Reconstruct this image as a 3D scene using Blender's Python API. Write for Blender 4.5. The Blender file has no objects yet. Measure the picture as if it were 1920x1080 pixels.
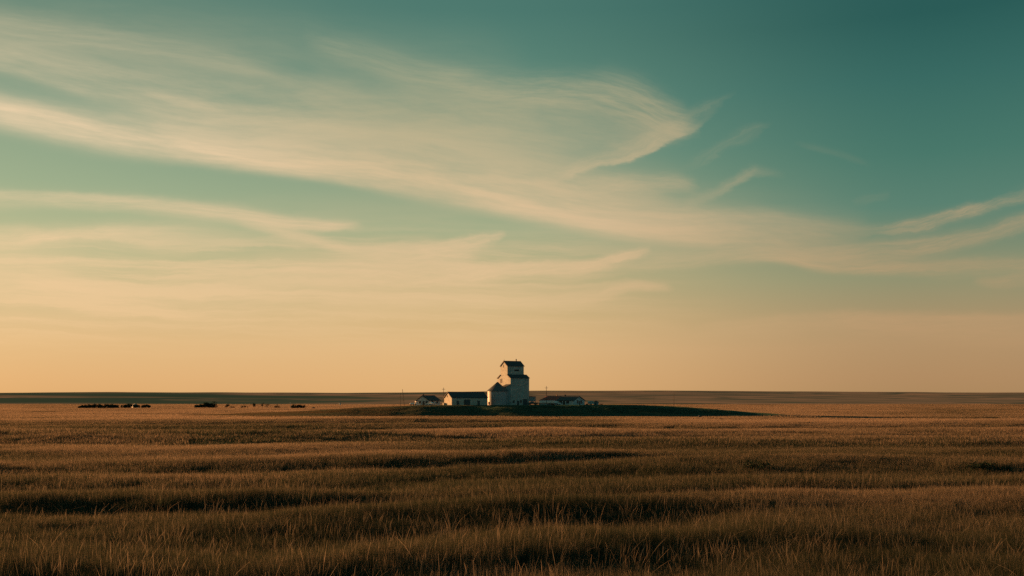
import bpy, math, random
import numpy as np
from mathutils import Vector, Matrix

random.seed(7)
RNG = np.random.default_rng(11)
C = bpy.context.scene.collection
F = 1920 * 35.0 / 36.0            # focal length in photo pixels
HZ = 749.0                        # true horizon row of the photo
CAMZ = 8.0
R = math.radians
SUN_AZ = R(-54.0)                 # from +Y, negative = left
SUN_EL = R(8.0)
SUN_DIR = Vector((math.sin(SUN_AZ) * math.cos(SUN_EL), math.cos(SUN_AZ) * math.cos(SUN_EL), math.sin(SUN_EL)))


def lin(r, g, b):
    def f(c):
        c /= 255.0
        return c / 12.92 if c <= 0.04045 else ((c + 0.055) / 1.055) ** 2.4
    return (f(r), f(g), f(b))


# ------------------------------------------------------------------ node helper
class NT:
    def __init__(self, tree):
        self.t = tree
        tree.nodes.clear()

    def new(self, kind, **kw):
        n = self.t.nodes.new(kind)
        for k, v in kw.items():
            setattr(n, k, v)
        return n

    def put(self, sock, v):
        if isinstance(v, bpy.types.NodeSocket):
            self.t.links.new(v, sock)
        elif v is not None:
            if hasattr(sock.default_value, '__len__') and not hasattr(v, '__len__'):
                v = (v, v, v, 1.0)[:len(sock.default_value)]
            elif hasattr(v, '__len__') and len(sock.default_value) == 4 and len(v) == 3:
                v = (*v, 1.0)
            sock.default_value = v

    def m(self, op, a, b=None, c=None, clamp=False):
        n = self.new('ShaderNodeMath', operation=op, use_clamp=clamp)
        for i, v in enumerate((a, b, c)):
            if v is not None:
                self.put(n.inputs[i], v)
        return n.outputs[0]

    def mix(self, f, a, b, blend='MIX'):
        n = self.new('ShaderNodeMix', data_type='RGBA', blend_type=blend)
        self.put(n.inputs[0], f); self.put(n.inputs[6], a); self.put(n.inputs[7], b)
        return n.outputs[2]

    def mixf(self, f, a, b):
        n = self.new('ShaderNodeMix', data_type='FLOAT')
        self.put(n.inputs[0], f); self.put(n.inputs[2], a); self.put(n.inputs[3], b)
        return n.outputs[0]

    def xyz(self, x, y, z=0.0):
        n = self.new('ShaderNodeCombineXYZ')
        self.put(n.inputs[0], x); self.put(n.inputs[1], y); self.put(n.inputs[2], z)
        return n.outputs[0]

    def sep(self, v):
        n = self.new('ShaderNodeSeparateXYZ'); self.put(n.inputs[0], v)
        return n.outputs

    def noise(self, vec, scale=1.0, detail=3.0, rough=0.5, lac=2.0, dist=0.0):
        n = self.new('ShaderNodeTexNoise')
        self.put(n.inputs['Vector'], vec); self.put(n.inputs['Scale'], scale); self.put(n.inputs['Detail'], detail)
        self.put(n.inputs['Roughness'], rough); self.put(n.inputs['Lacunarity'], lac); self.put(n.inputs['Distortion'], dist)
        return n.outputs[0]

    def ramp(self, f, stops, interp='LINEAR'):
        n = self.new('ShaderNodeValToRGB')
        cr = n.color_ramp; cr.interpolation = interp
        while len(cr.elements) < len(stops):
            cr.elements.new(0.5)
        for e, (p, c) in zip(cr.elements, stops):
            e.position = p; e.color = (*c, 1.0)
        self.put(n.inputs[0], f)
        return n.outputs[0]

    def smooth(self, v, a, b, lo=0.0, hi=1.0):
        n = self.new('ShaderNodeMapRange', interpolation_type='SMOOTHSTEP')
        self.put(n.inputs[0], v); self.put(n.inputs[1], a); self.put(n.inputs[2], b)
        self.put(n.inputs[3], lo); self.put(n.inputs[4], hi)
        return n.outputs[0]

    def curve(self, f, pts):
        n = self.new('ShaderNodeFloatCurve')
        cu = n.mapping.curves[0]
        while len(cu.points) < len(pts):
            cu.points.new(0.5, 0.5)
        for p, (x, y) in zip(cu.points, pts):
            p.location = (x, y); p.handle_type = 'AUTO_CLAMPED'
        n.mapping.use_clip = False
        n.mapping.update()
        self.put(n.inputs['Value'], f)
        return n.outputs[0]


# ------------------------------------------------------------------ sky
def build_world():
    w = bpy.data.worlds.new('World'); bpy.context.scene.world = w
    w.use_nodes = True
    N = NT(w.node_tree)
    STR = 0.1
    GAIN = 0.5          # the picture is exposed one stop up, so the sky itself is half as bright
    sky = N.new('ShaderNodeTexSky', sky_type='NISHITA', sun_disc=False)
    sky.sun_elevation = SUN_EL; sky.sun_rotation = SUN_AZ
    sky.altitude = 600; sky.dust_density = 2.0
    geo = N.new('ShaderNodeTexCoord')
    dx, dy, dz = N.sep(geo.outputs['Generated'])
    hyp = N.m('SQRT', N.m('ADD', N.m('MULTIPLY', dx, dx), N.m('MULTIPLY', dy, dy)))
    hyp = N.m('MAXIMUM', hyp, 0.001)
    el = N.m('DIVIDE', dz, hyp)                               # tangent of the elevation
    toward = N.m('DIVIDE', N.m('ADD', N.m('MULTIPLY', dx, math.sin(SUN_AZ)), N.m('MULTIPLY', dy, math.cos(SUN_AZ))), hyp)
    e = N.m('MULTIPLY', el, 1.0 / 0.8, clamp=True)

    def rampc(rows):
        return N.ramp(e, [(v / 0.8, lin(*c)) for v, c in rows], 'EASE' if False else 'LINEAR')
    left = rampc([(0, (214, 166, 112)), (.02, (217, 171, 119)), (.055, (218, 180, 130)), (.09, (198, 179, 134)), (.13, (182, 180, 137)),
                  (.16, (170, 177, 138)), (.20, (150, 169, 136)), (.27, (127, 154, 130)), (.35, (96, 132, 116)), (.50, (72, 116, 110)), (.80, (60, 102, 102))])
    mid = rampc([(0, (221, 173, 116)), (.02, (223, 176, 121)), (.05, (222, 180, 128)), (.08, (211, 178, 127)), (.13, (184, 174, 130)),
                 (.17, (162, 171, 134)), (.25, (116, 149, 127)), (.30, (96, 138, 121)), (.39, (72, 119, 109)), (.80, (58, 100, 100))])
    right = rampc([(0, (172, 135, 93)), (.02, (176, 138, 98)), (.05, (177, 143, 104)), (.075, (166, 143, 106)), (.115, (141, 143, 111)),
                   (.18, (86, 127, 111)), (.23, (67, 117, 104)), (.30, (50, 103, 96)), (.36, (34, 88, 84)), (.80, (54, 98, 98))])
    rear = rampc([(0, (86, 112, 112)), (.1, (82, 116, 118)), (.2, (74, 114, 118)), (.35, (64, 110, 113)), (.80, (52, 102, 106))])
    a1 = N.smooth(toward, 0.92, 0.64)
    a2 = N.smooth(toward, 0.64, 0.22)
    a3 = N.smooth(toward, 0.20, -0.35)
    col = N.mix(a3, N.mix(a2, N.mix(a1, left, mid), right), rear)
    # cirrus, laid out on the tangent plane of the view to the north (u right, v up)
    dyc = N.m('MAXIMUM', dy, 0.02)
    X = N.m('MULTIPLY_ADD', N.m('DIVIDE', dx, dyc), F, 960.0)
    Y = N.m('MULTIPLY_ADD', N.m('DIVIDE', dz, dyc), -F, HZ)
    front = N.smooth(dy, 0.15, 0.5)
    wob = N.noise(N.xyz(N.m('MULTIPLY', X, 1 / 420), N.m('MULTIPLY', Y, 1 / 160)), 1.0, 4.0, 0.55)
    wob2 = N.noise(N.xyz(N.m('MULTIPLY', X, 1 / 60), N.m('MULTIPLY', Y, 1 / 30), 5.0), 1.0, 4.0, 0.6)
    Yw = N.m('ADD', Y, N.m('ADD', N.m('MULTIPLY_ADD', wob, 36.0, -18.0), N.m('MULTIPLY_ADD', wob2, 13.0, -6.5)))
    Xw = N.m('ADD', X, N.m('ADD', N.m('MULTIPLY_ADD', wob, 50.0, -25.0), N.m('MULTIPLY_ADD', wob2, 44.0, -22.0)))
    xn = N.m('MULTIPLY_ADD', Xw, 1 / 2520.0, 300 / 2520.0, clamp=True)
    dens = N.smooth(N.noise(N.xyz(N.m('MULTIPLY', X, 1 / 330), N.m('MULTIPLY', N.m('ADD', Y, N.m('MULTIPLY', X, -.18)), 1 / 80), 51.0), 1.0, 5.0, .6, 2.0), .25, .62, .58, 1.12)
    keep = None
    idx = 0
    for pts, fib in STROKES:
        q = [((x + 300) / 2520.0, y, up, dn, a) for x, y, up, dn, a in pts]
        c = N.m('MULTIPLY', N.curve(xn, [(p[0], p[1] / 800.0) for p in q]), 800.0)
        wu = N.m('MULTIPLY', N.curve(xn, [(p[0], p[2] / 200.0) for p in q]), 200.0)
        wd = N.m('MULTIPLY', N.curve(xn, [(p[0], p[3] / 200.0) for p in q]), 200.0)
        am = N.curve(xn, [(p[0], p[4]) for p in q])
        d = N.m('SUBTRACT', Yw, c)
        below = N.m('GREATER_THAN', d, 0.0)
        wsel = N.m('MAXIMUM', N.mixf(below, wu, wd), 2.0)
        t = N.m('DIVIDE', d, wsel)
        t2 = N.m('MULTIPLY', t, t)
        p = N.m('EXPONENT', N.m('MULTIPLY', N.mixf(below, t2, N.m('MULTIPLY', t2, N.m('SQRT', t2))), -1.0))
        fx, fy, amt = fib
        f1 = N.noise(N.xyz(N.m('MULTIPLY', X, 1.0 / fx), N.m('MULTIPLY', d, 1.0 / fy), idx * 7.3), 1.0, 6.0, 0.62, 2.2)
        f2 = N.noise(N.xyz(N.m('MULTIPLY', X, 3.3 / fx), N.m('MULTIPLY', N.m('ADD', d, N.m('MULTIPLY', X, .12)), 2.6 / fy), idx * 3.1), 1.0, 5.0, 0.65, 2.2)
        fibre = N.smooth(N.m('ADD', N.m('MULTIPLY', f1, .66), N.m('MULTIPLY', f2, .34)), 0.27, 0.70)
        body = N.m('MULTIPLY', N.m('MULTIPLY', N.m('MULTIPLY', p, am), N.mixf(amt, 1.06, fibre)), dens)
        inv = N.m('SUBTRACT', 1.0, body, clamp=True)
        keep = inv if keep is None else N.m('MULTIPLY', keep, inv)
        idx += 1
    # thin level streaks low in the west
    v0 = N.noise(N.xyz(N.m('MULTIPLY', X, 1 / 520.0), N.m('MULTIPLY', Y, 1 / 90.0), 31.0), 1.0, 4.0, .6, 2.0)
    wide = N.m('MULTIPLY', N.smooth(v0, .36, .66, 0.0, .28), N.m('MULTIPLY', N.m('MULTIPLY', N.smooth(Y, 330, 480), N.smooth(Y, 690, 560)), N.smooth(X, 1500, 700)))
    keep = N.m('MULTIPLY', keep, N.m('SUBTRACT', 1.0, wide, clamp=True))
    v1 = N.noise(N.xyz(N.m('MULTIPLY', Xw, 1 / 480.0), N.m('MULTIPLY', N.m('ADD', Yw, N.m('MULTIPLY', X, -.02)), 1 / 24.0), 77.0), 1.0, 5.0, .6, 2.1)
    veil = N.m('MULTIPLY', N.smooth(v1, .40, .66, 0.0, .72), N.m('MULTIPLY', N.m('MULTIPLY', N.smooth(Y, 400, 500), N.smooth(Y, 690, 580)), N.smooth(X, 1450, 800)))
    keep = N.m('MULTIPLY', keep, N.m('SUBTRACT', 1.0, veil, clamp=True))
    cloud = N.m('MULTIPLY', N.m('SUBTRACT', 1.0, keep), front, clamp=True)
    cl_l = N.ramp(e, [(0.0, lin(230, 182, 126)), (0.08, lin(233, 193, 146)), (0.16, lin(231, 198, 154)), (0.3, lin(236, 208, 170)), (0.5, lin(196, 184, 148))])
    cl_m = N.ramp(e, [(0.0, lin(222, 176, 120)), (0.10, lin(226, 190, 142)), (0.22, lin(222, 192, 152)), (0.36, lin(204, 183, 142)), (0.5, lin(150, 165, 138))])
    cl_r = N.ramp(e, [(0.0, lin(188, 145, 102)), (0.07, lin(198, 155, 113)), (0.12, lin(196, 156, 116)), (0.16, lin(190, 156, 117)), (0.25, lin(194, 166, 128)), (0.4, lin(150, 150, 122))])
    ccol = N.mix(a2, N.mix(a1, cl_l, cl_m), cl_r)
    col = N.mix(cloud, col, ccol)
    # a little of the physical sky keeps its own variation
    ten = N.new('ShaderNodeVectorMath', operation='SCALE'); N.put(ten.inputs[0], col); ten.inputs['Scale'].default_value = GAIN / STR
    tint = N.mix(1.0, sky.outputs[0], (1.0, 0.86, 0.55), 'MULTIPLY')
    final = N.mix(0.04, ten.outputs[0], tint)
    bg = N.new('ShaderNodeBackground'); N.put(bg.inputs[0], final); bg.inputs[1].default_value = STR
    out = N.new('ShaderNodeOutputWorld')
    w.node_tree.links.new(bg.outputs[0], out.inputs[0])


# each cirrus streak: (x, y, reach above, reach below, density) in the tangent plane, and its fibres (length, width, amount)
STROKES = [
    ([(-250, 150, 45, 40, .8), (0, 207, 34, 36, .92), (200, 250, 42, 32, .95), (400, 289, 60, 22, 1.0), (600, 318, 74, 20, 1.0), (800, 350, 88, 26, 1.0),
      (1000, 390, 100, 24, .92), (1200, 430, 84, 24, .82), (1400, 442, 50, 28, .62), (1540, 444, 44, 44, .38), (1640, 446, 40, 40, 0.0)], (700, 34, .5)),
    ([(-250, 40, 60, 80, .5), (0, 104, 40, 34, .58), (200, 158, 48, 44, .70), (400, 198, 60, 62, .72), (600, 214, 62, 84, .62), (780, 230, 60, 80, .42),
      (950, 262, 50, 60, .36), (1120, 290, 40, 40, 0.0)], (560, 46, .6)),
    ([(-250, -40, 30, 30, .2), (0, 45, 30, 30, .34), (250, 80, 28, 28, .32), (450, 118, 26, 26, .3), (620, 165, 16, 20, .1), (760, 200, 10, 10, 0)], (420, 20, .8)),
    ([(560, 70, 22, 20, 0), (660, 95, 22, 26, .3), (800, 135, 24, 40, .36), (960, 158, 24, 44, .5), (1080, 164, 24, 40, .68), (1180, 188, 34, 42, .68),
      (1250, 222, 30, 34, .6), (1315, 240, 16, 16, .0)], (150, 13, .75)),
    ([(560, 170, 60, 60, 0), (700, 200, 60, 70, .35), (940, 215, 60, 75, .42), (1100, 232, 50, 55, .42), (1220, 248, 34, 26, .52), (1290, 244, 12, 12, 0)], (420, 44, .5)),
    ([(1000, 345, 14, 8, 0), (1050, 330, 18, 8, .35), (1110, 309, 22, 8, .6), (1180, 292, 30, 7, .66), (1240, 266, 34, 7, .6), (1290, 243, 10, 7, .3),
      (1330, 216, 7, 7, .08), (1360, 195, 6, 6, 0)], (110, 9, .5)),
    ([(1270, 318, 8, 8, 0), (1330, 290, 12, 12, .10), (1375, 262, 12, 13, .14), (1410, 248, 9, 14, .16), (1445, 236, 6, 6, 0)], (60, 7, .7)),
    ([(1280, 385, 10, 8, 0), (1330, 368, 14, 11, .26), (1370, 350, 13, 10, .36), (1405, 332, 12, 9, .42), (1430, 324, 9, 8, .22), (1475, 330, 6, 6, 0)], (90, 8, .5)),
    ([(900, 318, 20, 20, 0), (980, 330, 18, 24, .4), (1080, 348, 16, 26, .42), (1180, 340, 18, 26, .42), (1255, 338, 16, 22, .42), (1310, 352, 12, 14, 0)], (130, 12, .65)),
    ([(1490, 268, 5, 5, 0), (1530, 278, 7, 7, .07), (1580, 292, 7, 7, .07), (1640, 312, 5, 5, 0)], (60, 6, .6)),
    ([(1590, 430, 8, 12, 0), (1650, 424, 7, 15, .36), (1720, 413, 8, 20, .6), (1790, 393, 8, 18, .66), (1855, 378, 9, 15, .5), (1920, 360, 11, 16, .4), (2060, 320, 10, 16, .4)], (120, 8, .8)),
    ([(1400, 482, 20, 20, 0), (1520, 474, 14, 24, .30), (1640, 464, 14, 24, .45), (1760, 452, 14, 22, .58), (1850, 438, 15, 20, .58), (1920, 418, 16, 20, .55), (2060, 380, 16, 20, .5)], (240, 13, .75)),
    ([(1150, 500, 20, 10, 0), (1260, 492, 26, 12, .36), (1400, 484, 30, 14, .5), (1470, 488, 28, 11, .6), (1560, 506, 30, 12, .62), (1700, 502, 20, 16, .55), (1800, 498, 15, 18, .5), (1920, 494, 14, 18, .42), (2100, 490, 14, 18, .4)], (380, 13, .7)),
    ([(1820, 524, 8, 8, 0), (1870, 527, 10, 12, .38), (1920, 521, 14, 14, .42), (2060, 505, 18, 14, .4)], (80, 9, .6)),
    ([(-250, 362, 14, 24, .5), (0, 364, 10, 24, .55), (150, 368, 9, 22, .56), (300, 380, 11, 20, .62), (450, 402, 12, 18, .78), (560, 420, 11, 16, .8), (640, 422, 9, 10, .65), (680, 420, 7, 7, 0)], (260, 10, .55)),
    ([(440, 415, 8, 10, 0), (520, 432, 9, 12, .5), (600, 452, 9, 12, .55), (680, 476, 9, 10, .25), (760, 495, 8, 8, 0)], (110, 8, .6)),
    ([(-250, 440, 16, 24, .5), (0, 444, 18, 22, .6), (110, 442, 15, 18, .85), (240, 438, 18, 24, .65), (330, 436, 24, 36, .32), (480, 446, 24, 30, 0)], (160, 12, .5)),
    ([(600, 482, 10, 18, 0), (680, 474, 9, 26, .35), (770, 465, 9, 34, .8), (850, 457, 8, 36, .95), (900, 446, 7, 20, .95), (945, 436, 5, 8, 0)], (130, 10, .5)),
    ([(250, 515, 20, 20, 0), (420, 520, 18, 22, .5), (600, 520, 22, 22, .9), (800, 518, 24, 20, .95), (960, 497, 14, 24, .95), (1090, 492, 9, 22, 1.0), (1160, 480, 7, 16, .9), (1225, 465, 5, 8, 0)], (340, 14, .5)),
    ([(-250, 500, 40, 50, .5), (0, 520, 45, 40, .7), (250, 555, 26, 34, .8), (500, 556, 22, 34, .75), (760, 562, 22, 34, .7), (980, 552, 18, 26, .45), (1110, 545, 12, 18, .6), (1190, 535, 8, 10, .75), (1260, 536, 6, 8, 0)], (420, 16, .5)),
    ([(1270, 620, 9, 12, 0), (1400, 606, 9, 30, .34), (1550, 595, 9, 42, .5), (1720, 590, 9, 46, .5), (1920, 598, 10, 46, .4), (2100, 602, 10, 40, .3)], (340, 14, .5)),
    ([(900, 610, 12, 12, 0), (1040, 600, 12, 14, .2), (1180, 602, 12, 16, .22), (1300, 612, 12, 14, .0)], (260, 12, .5)),
    ([(1240, 236, 4, 4, 0), (1275, 224, 9, 9, .2), (1310, 208, 11, 11, .2), (1345, 194, 10, 10, .14), (1385, 174, 5, 5, 0)], (70, 6, .8)),
    ([(1080, 150, 10, 10, 0), (1130, 160, 22, 14, .3), (1200, 182, 30, 14, .34), (1250, 205, 26, 12, .24), (1300, 224, 10, 8, 0)], (60, 7, .9)),
    ([(1120, 420, 20, 20, 0), (1230, 412, 16, 30, .3), (1340, 404, 12, 40, .42), (1460, 408, 12, 40, .42), (1560, 420, 12, 30, .3), (1640, 430, 10, 14, 0)], (300, 16, .5)),
    ([(1590, 376, 5, 5, 0), (1630, 368, 8, 9, .08), (1670, 360, 5, 5, .0)], (60, 6, .7)),
    ([(-250, 600, 20, 20, .3), (0, 598, 18, 22, .34), (300, 605, 14, 18, .3), (600, 598, 14, 18, .26), (800, 600, 12, 12, 0)], (420, 14, .6)),
    ([(-250, 60, 40, 60, .2), (150, 60, 60, 60, .2), (500, 90, 70, 70, .2), (800, 120, 70, 60, .16), (1000, 120, 50, 50, 0)], (500, 40, .4)),
]
build_world()


# ------------------------------------------------------------------ terrain
def vnoise(x, y, seed=0):
    x = np.asarray(x, float); y = np.asarray(y, float)
    xi = np.floor(x).astype(np.int64); yi = np.floor(y).astype(np.int64)
    xf = x - xi; yf = y - yi
    u = xf * xf * xf * (xf * (xf * 6 - 15) + 10); v = yf * yf * yf * (yf * (yf * 6 - 15) + 10)

    def h(a, b):
        n = (a * 374761393 + b * 668265263 + seed * 974634777) & 0x7fffffff
        n = ((n ^ (n >> 13)) * 1274126177) & 0x7fffffff
        n = n ^ (n >> 16)
        return (n & 0xffff) / 65535.0
    return (h(xi, yi) * (1 - u) + h(xi + 1, yi) * u) * (1 - v) + (h(xi, yi + 1) * (1 - u) + h(xi + 1, yi + 1) * u) * v - 0.5


def fbm(x, y, seed=0, o=3):
    s = 0; a = 1.0
    for i in range(o):
        s = s + a * vnoise(x * 2 ** i, y * 2 ** i, seed + i); a *= 0.5
    return s


PY = [0, 10, 20, 40, 80, 150, 250, 350, 470, 700, 1000, 1500, 1700, 2000, 2500, 3000, 3400, 4200, 6500, 9000]
PZ = [-3.9, -3.9, -3.95, -4.2, -4.75, -5.5, -6.5, -7.4, -8.1, -8.4, -8.7, -8.8, -7.8, -3.6, 6.6, 17.5, 23.0, 16.0, 0, -20]
SKX = [-1.2, -0.514, -0.39, -0.17, -0.118, 0.02, 0.155, 0.235, 0.5, 1.2]
SKH = [13, 12, 14.2, 12, 13, 16.4, 16.8, 16, 13, 13]
# crest lines of the grass waves: photo rows at five columns
CREST_U = [-0.514, -0.257, 0.0, 0.257, 0.514]
CREST_Y = [[1180, 1180, 1170, 1150, 1150], [1105, 1108, 1090, 1050, 1055], [1035, 1035, 1008, 965, 968], [957, 946, 932, 908, 910], [915, 912, 895, 884, 882], [880, 877, 858, 846, 850],
           [848, 845, 838, 828, 830], [826, 823, 815, 812, 813], [808, 807, 803, 800, 801], [795, 794, 791, 790, 790], [786, 786, 785, 784, 784]]


def prof(t):
    return np.interp(np.log(t + 8), np.log(np.array(PY) + 8.0), PZ)


CREST_D = np.zeros((len(CREST_Y), 5))
for i_, row_ in enumerate(CREST_Y):
    for j_, yy_ in enumerate(row_):
        d_ = 20.0
        for _ in range(60):
            d_ = 0.5 * d_ + 0.5 * (-(prof(np.array(d_)) + 0.5 + min(0.012 * d_, .9)) * F / (yy_ - HZ))
        CREST_D[i_, j_] = d_


def wave_phase(x, y):
    t = np.maximum(y, 1.0)
    u = np.clip(x / t, -0.514, 0.514)
    nz = np.stack([np.interp(u, CREST_U, np.log(CREST_D[i])) for i in range(len(CREST_D))])
    wob = 0.42 * fbm(x / (t * 0.16 + 2), np.log(t) * 6.0, 5, 2) + .16 * fbm(x / (t * .03 + 1), np.log(t) * 11.0, 6, 2)
    lt = np.log(t) + wob * 0.16
    ph = np.zeros_like(lt)
    for i in range(len(CREST_D) - 1):
        a, b = nz[i], nz[i + 1]
        k = (lt - a) / (b - a)
        ph = np.where((k >= 0) & (k < 1), i + k, ph)
    ph = np.where(lt >= nz[-1], len(CREST_D) - 1, ph)
    lam = np.interp(t, [6, 13, 20, 43, 90, 200, 400], [3.5, 6, 8, 15, 30, 60, 80])
    return ph, lam


def crestness(x, y):
    """1 on a crest, 0 in the trough just before the next crest (towards the camera the face is steep)."""
    ph, lam = wave_phase(x, y)
    f = ph - np.floor(ph)
    # going away from the camera: crest at f=0, long gentle back, trough at ~0.62, camera-facing face rises to the next crest
    w = np.where(f < 0.60, 0.5 + 0.5 * np.cos(np.pi * f / 0.60), 0.5 - 0.5 * np.cos(np.pi * (f - 0.60) / 0.40))
    amp = 0.75 + 0.9 * fbm(x / (np.maximum(y, 1) * 0.28 + 3), np.floor(ph + 0.4) * 3.7, 9, 2)
    fade = np.interp(y, [3, 8, 260, 420], [0, 1, 1, 0])
    return w, lam, np.clip(amp, 0.25, 1.4) * fade


def sstep(a, b, v):
    k = np.clip((v - a) / (b - a), 0, 1)
    return k * k * (3 - 2 * k)


def mound(x, y):
    hx = np.interp(x, [-165, -130, -100, -75, -45, 60, 75, 89, 104, 119, 142], [0, .8, 2.2, 3.9, 5.0, 5.1, 4.7, 3.8, 2.6, 1.4, 0])
    fr = 463 + 9 * fbm(x / 26, y * 0, 31, 3) - 40 * (1 - sstep(-100, -10, x))
    wid = np.interp(x, [-120, -66, -44, -20, 25], [84, 68, 38, 31, 22]) + 8 * fbm(x / 14, y / 9, 33, 2)
    return hx * sstep(0, 1, (y - fr) / wid) * (1 - sstep(590, 680, y))


def height(x, y):
    x = np.asarray(x, float); y = np.asarray(y, float)
    t = np.hypot(np.maximum(y, 0), 0.35 * x)
    z = prof(t)
    u = np.clip(x / np.maximum(y, 1.0), -1.2, 1.2)
    hill = np.clip((t - 1700) / 1500, 0, 1)
    sk = np.interp(u, SKX, SKH)
    z = z + hill * (sk - 12.6) / F * 3400 * 0.95
    z = z + hill * (1 - hill) * 22 * fbm(x / 900, y / 420, 41, 3) + hill * 2.0 * fbm(x / 300, y / 200, 43, 2)
    w, lam, amp = crestness(x, y)
    z = z + w * amp * np.minimum(0.0235 * lam, 1.1)
    far = sstep(200, 400, t) * (1 - sstep(1500, 2000, t))
    z = z + far * (0.9 * fbm(x / 160, y / 45, 21, 3))
    z = z + 0.06 * fbm(x / 1.7, y / 1.7, 3, 2) * np.exp(-t / 60)
    near_mound = sstep(-190, -140, x) * (1 - sstep(170, 220, x)) * sstep(430, 465, y) * (1 - sstep(680, 720, y))
    z = np.where(near_mound > 0, z * (1 - near_mound) + (prof(t)) * near_mound, z)
    z = z + mound(x, y)
    return z + CAMZ


def hgt(x, y):
    return float(height(np.array([x]), np.array([y]))[0])


def px(X, depth):
    return (X - 960) / F * depth


def pz(Y, depth):
    return CAMZ - (Y - HZ) / F * depth


def np_mesh(name, v, quads):
    me = bpy.data.meshes.new(name)
    me.vertices.add(len(v)); me.vertices.foreach_set('co', np.ascontiguousarray(v, np.float32).ravel())
    nq, k = quads.shape
    me.loops.add(nq * k); me.loops.foreach_set('vertex_index', np.ascontiguousarray(quads, np.int32).ravel())
    me.polygons.add(nq)
    me.polygons.foreach_set('loop_start', np.arange(0, nq * k, k, dtype=np.int32))
    me.update(calc_edges=True)
    return me


def link(name, me, parent=None):
    o = bpy.data.objects.new(name, me); C.objects.link(o)
    if parent is not None:
        o.parent = parent
    return o


def mat_base(name, build):
    m = bpy.data.materials.new(name); m.use_nodes = True
    N = NT(m.node_tree)
    out = N.new('ShaderNodeOutputMaterial')
    sh = build(N)
    m.node_tree.links.new(sh, out.inputs[0])
    return m


def ground_shader(N):
    co = N.new('ShaderNodeTexCoord').outputs['Object']
    x, y, z = N.sep(co)
    s = N.noise(N.xyz(N.m('MULTIPLY', x, 1 / 260), N.m('MULTIPLY', y, 1 / 45)), 1.0, 5.0, .6)
    g = N.noise(co, 0.9, 5.0, .7)
    col = N.ramp(s, [(0.3, (.055, .05, .026)), (.48, (.12, .085, .045)), (.6, (.16, .105, .06)), (.75, (.08, .066, .034))])
    col = N.mix(N.m('MULTIPLY', g, .6), col, (.045, .035, .018))
    b = N.new('ShaderNodeBump'); b.inputs['Strength'].default_value = .6; b.inputs['Distance'].default_value = .3
    N.put(b.inputs['Height'], N.noise(co, 3.0, 4.0, .7))
    p = N.new('ShaderNodeBsdfDiffuse'); N.put(p.inputs[0], col); N.put(p.inputs['Normal'], b.outputs[0])
    return p.outputs[0]


def hills_shader(N):
    co = N.new('ShaderNodeTexCoord').outputs['Object']
    x, y, z = N.sep(co)
    wv = N.noise(N.xyz(N.m('MULTIPLY', x, 1 / 900), N.m('MULTIPLY', y, 1 / 500)), 1.0, 3.0)
    yy = N.m('ADD', y, N.m('MULTIPLY_ADD', wv, 900.0, N.m('MULTIPLY', x, .30)))
    big = N.noise(N.xyz(N.m('MULTIPLY', x, 1 / 900), N.m('MULTIPLY', yy, 1 / 330), 3.0), 1.0, 4.0, .55)
    fine = N.noise(N.xyz(N.m('MULTIPLY', x, 1 / 500), N.m('MULTIPLY', yy, 1 / 120), 9.0), 1.0, 4.0, .6)
    f = N.m('ADD', N.m('MULTIPLY', big, .7), N.m('MULTIPLY', fine, .3))
    # big green crop fields towards the west, stubble towards the east
    f = N.m('ADD', f, N.smooth(x, -700, 200, -.09, .045))
    col = N.ramp(f, [(.34, (.060, .100, .080)), (.43, (.085, .115, .088)), (.475, (.20, .160, .115)), (.53, (.36, .235, .165)), (.565, (.10, .115, .088)), (.61, (.33, .225, .16)), (.68, (.13, .13, .095))])
    p = N.new('ShaderNodeBsdfDiffuse'); N.put(p.inputs[0], col)
    return p.outputs[0]


def build_ground():
    fine = np.radians(np.arange(-44, 44.01, 0.22))
    coarse = np.radians(np.arange(48, 312.1, 6.0))
    ang = np.concatenate([fine, coarse])
    rad = [0.0, 1.2]
    while rad[-1] < 6000:
        r = rad[-1]
        rad.append(r * (1.010 if r < 800 else 1.016))
    rad = np.array(rad[1:])
    A, Rr = np.meshgrid(ang, rad)
    x = np.sin(A) * Rr; y = np.cos(A) * Rr
    z = height(x, y)
    v = np.stack([x, y, z], -1).reshape(-1, 3)
    nr, na = A.shape
    v = np.concatenate([v, [[0, 0, hgt(0, 0)]]])
    i = np.arange(nr - 1)[:, None] * na; j = np.arange(na)[None, :]
    j2 = (j + 1) % na
    q = np.stack([i + j, i + j2, i + na + j2, i + na + j], -1).reshape(-1, 4)
    ring = np.repeat(np.arange(nr - 1), na)
    cut = np.searchsorted(rad, 1650)
    # centre fan folded into quads
    fan = np.stack([np.full(na // 2, nr * na), np.arange(0, na - 1, 2)[:na // 2], np.arange(1, na, 2)[:na // 2], (np.arange(2, na + 1, 2) % na)[:na // 2]], -1)
    for nm, sel, mt, extra in (('ground', ring < cut, mat_base('field soil', ground_shader), fan), ('hills', ring >= cut, mat_base('hill fields', hills_shader), None)):
        qq = q[sel]
        if extra is not None:
            qq = np.concatenate([qq, extra])
        used = np.unique(qq); remap = np.zeros(len(v), np.int64); remap[used] = np.arange(len(used))
        me = np_mesh(nm, v[used], remap[qq][:, ::-1])
        me.polygons.foreach_set('use_smooth', np.ones(len(me.polygons), bool))
        o = link(nm, me); o['kind'] = 'structure'
        o['label'] = {'ground': 'rolling prairie soil under the dry grass', 'hills': 'low distant hills striped with green and tan fields'}[nm]
        me.materials.append(mt)


build_ground()


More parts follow.
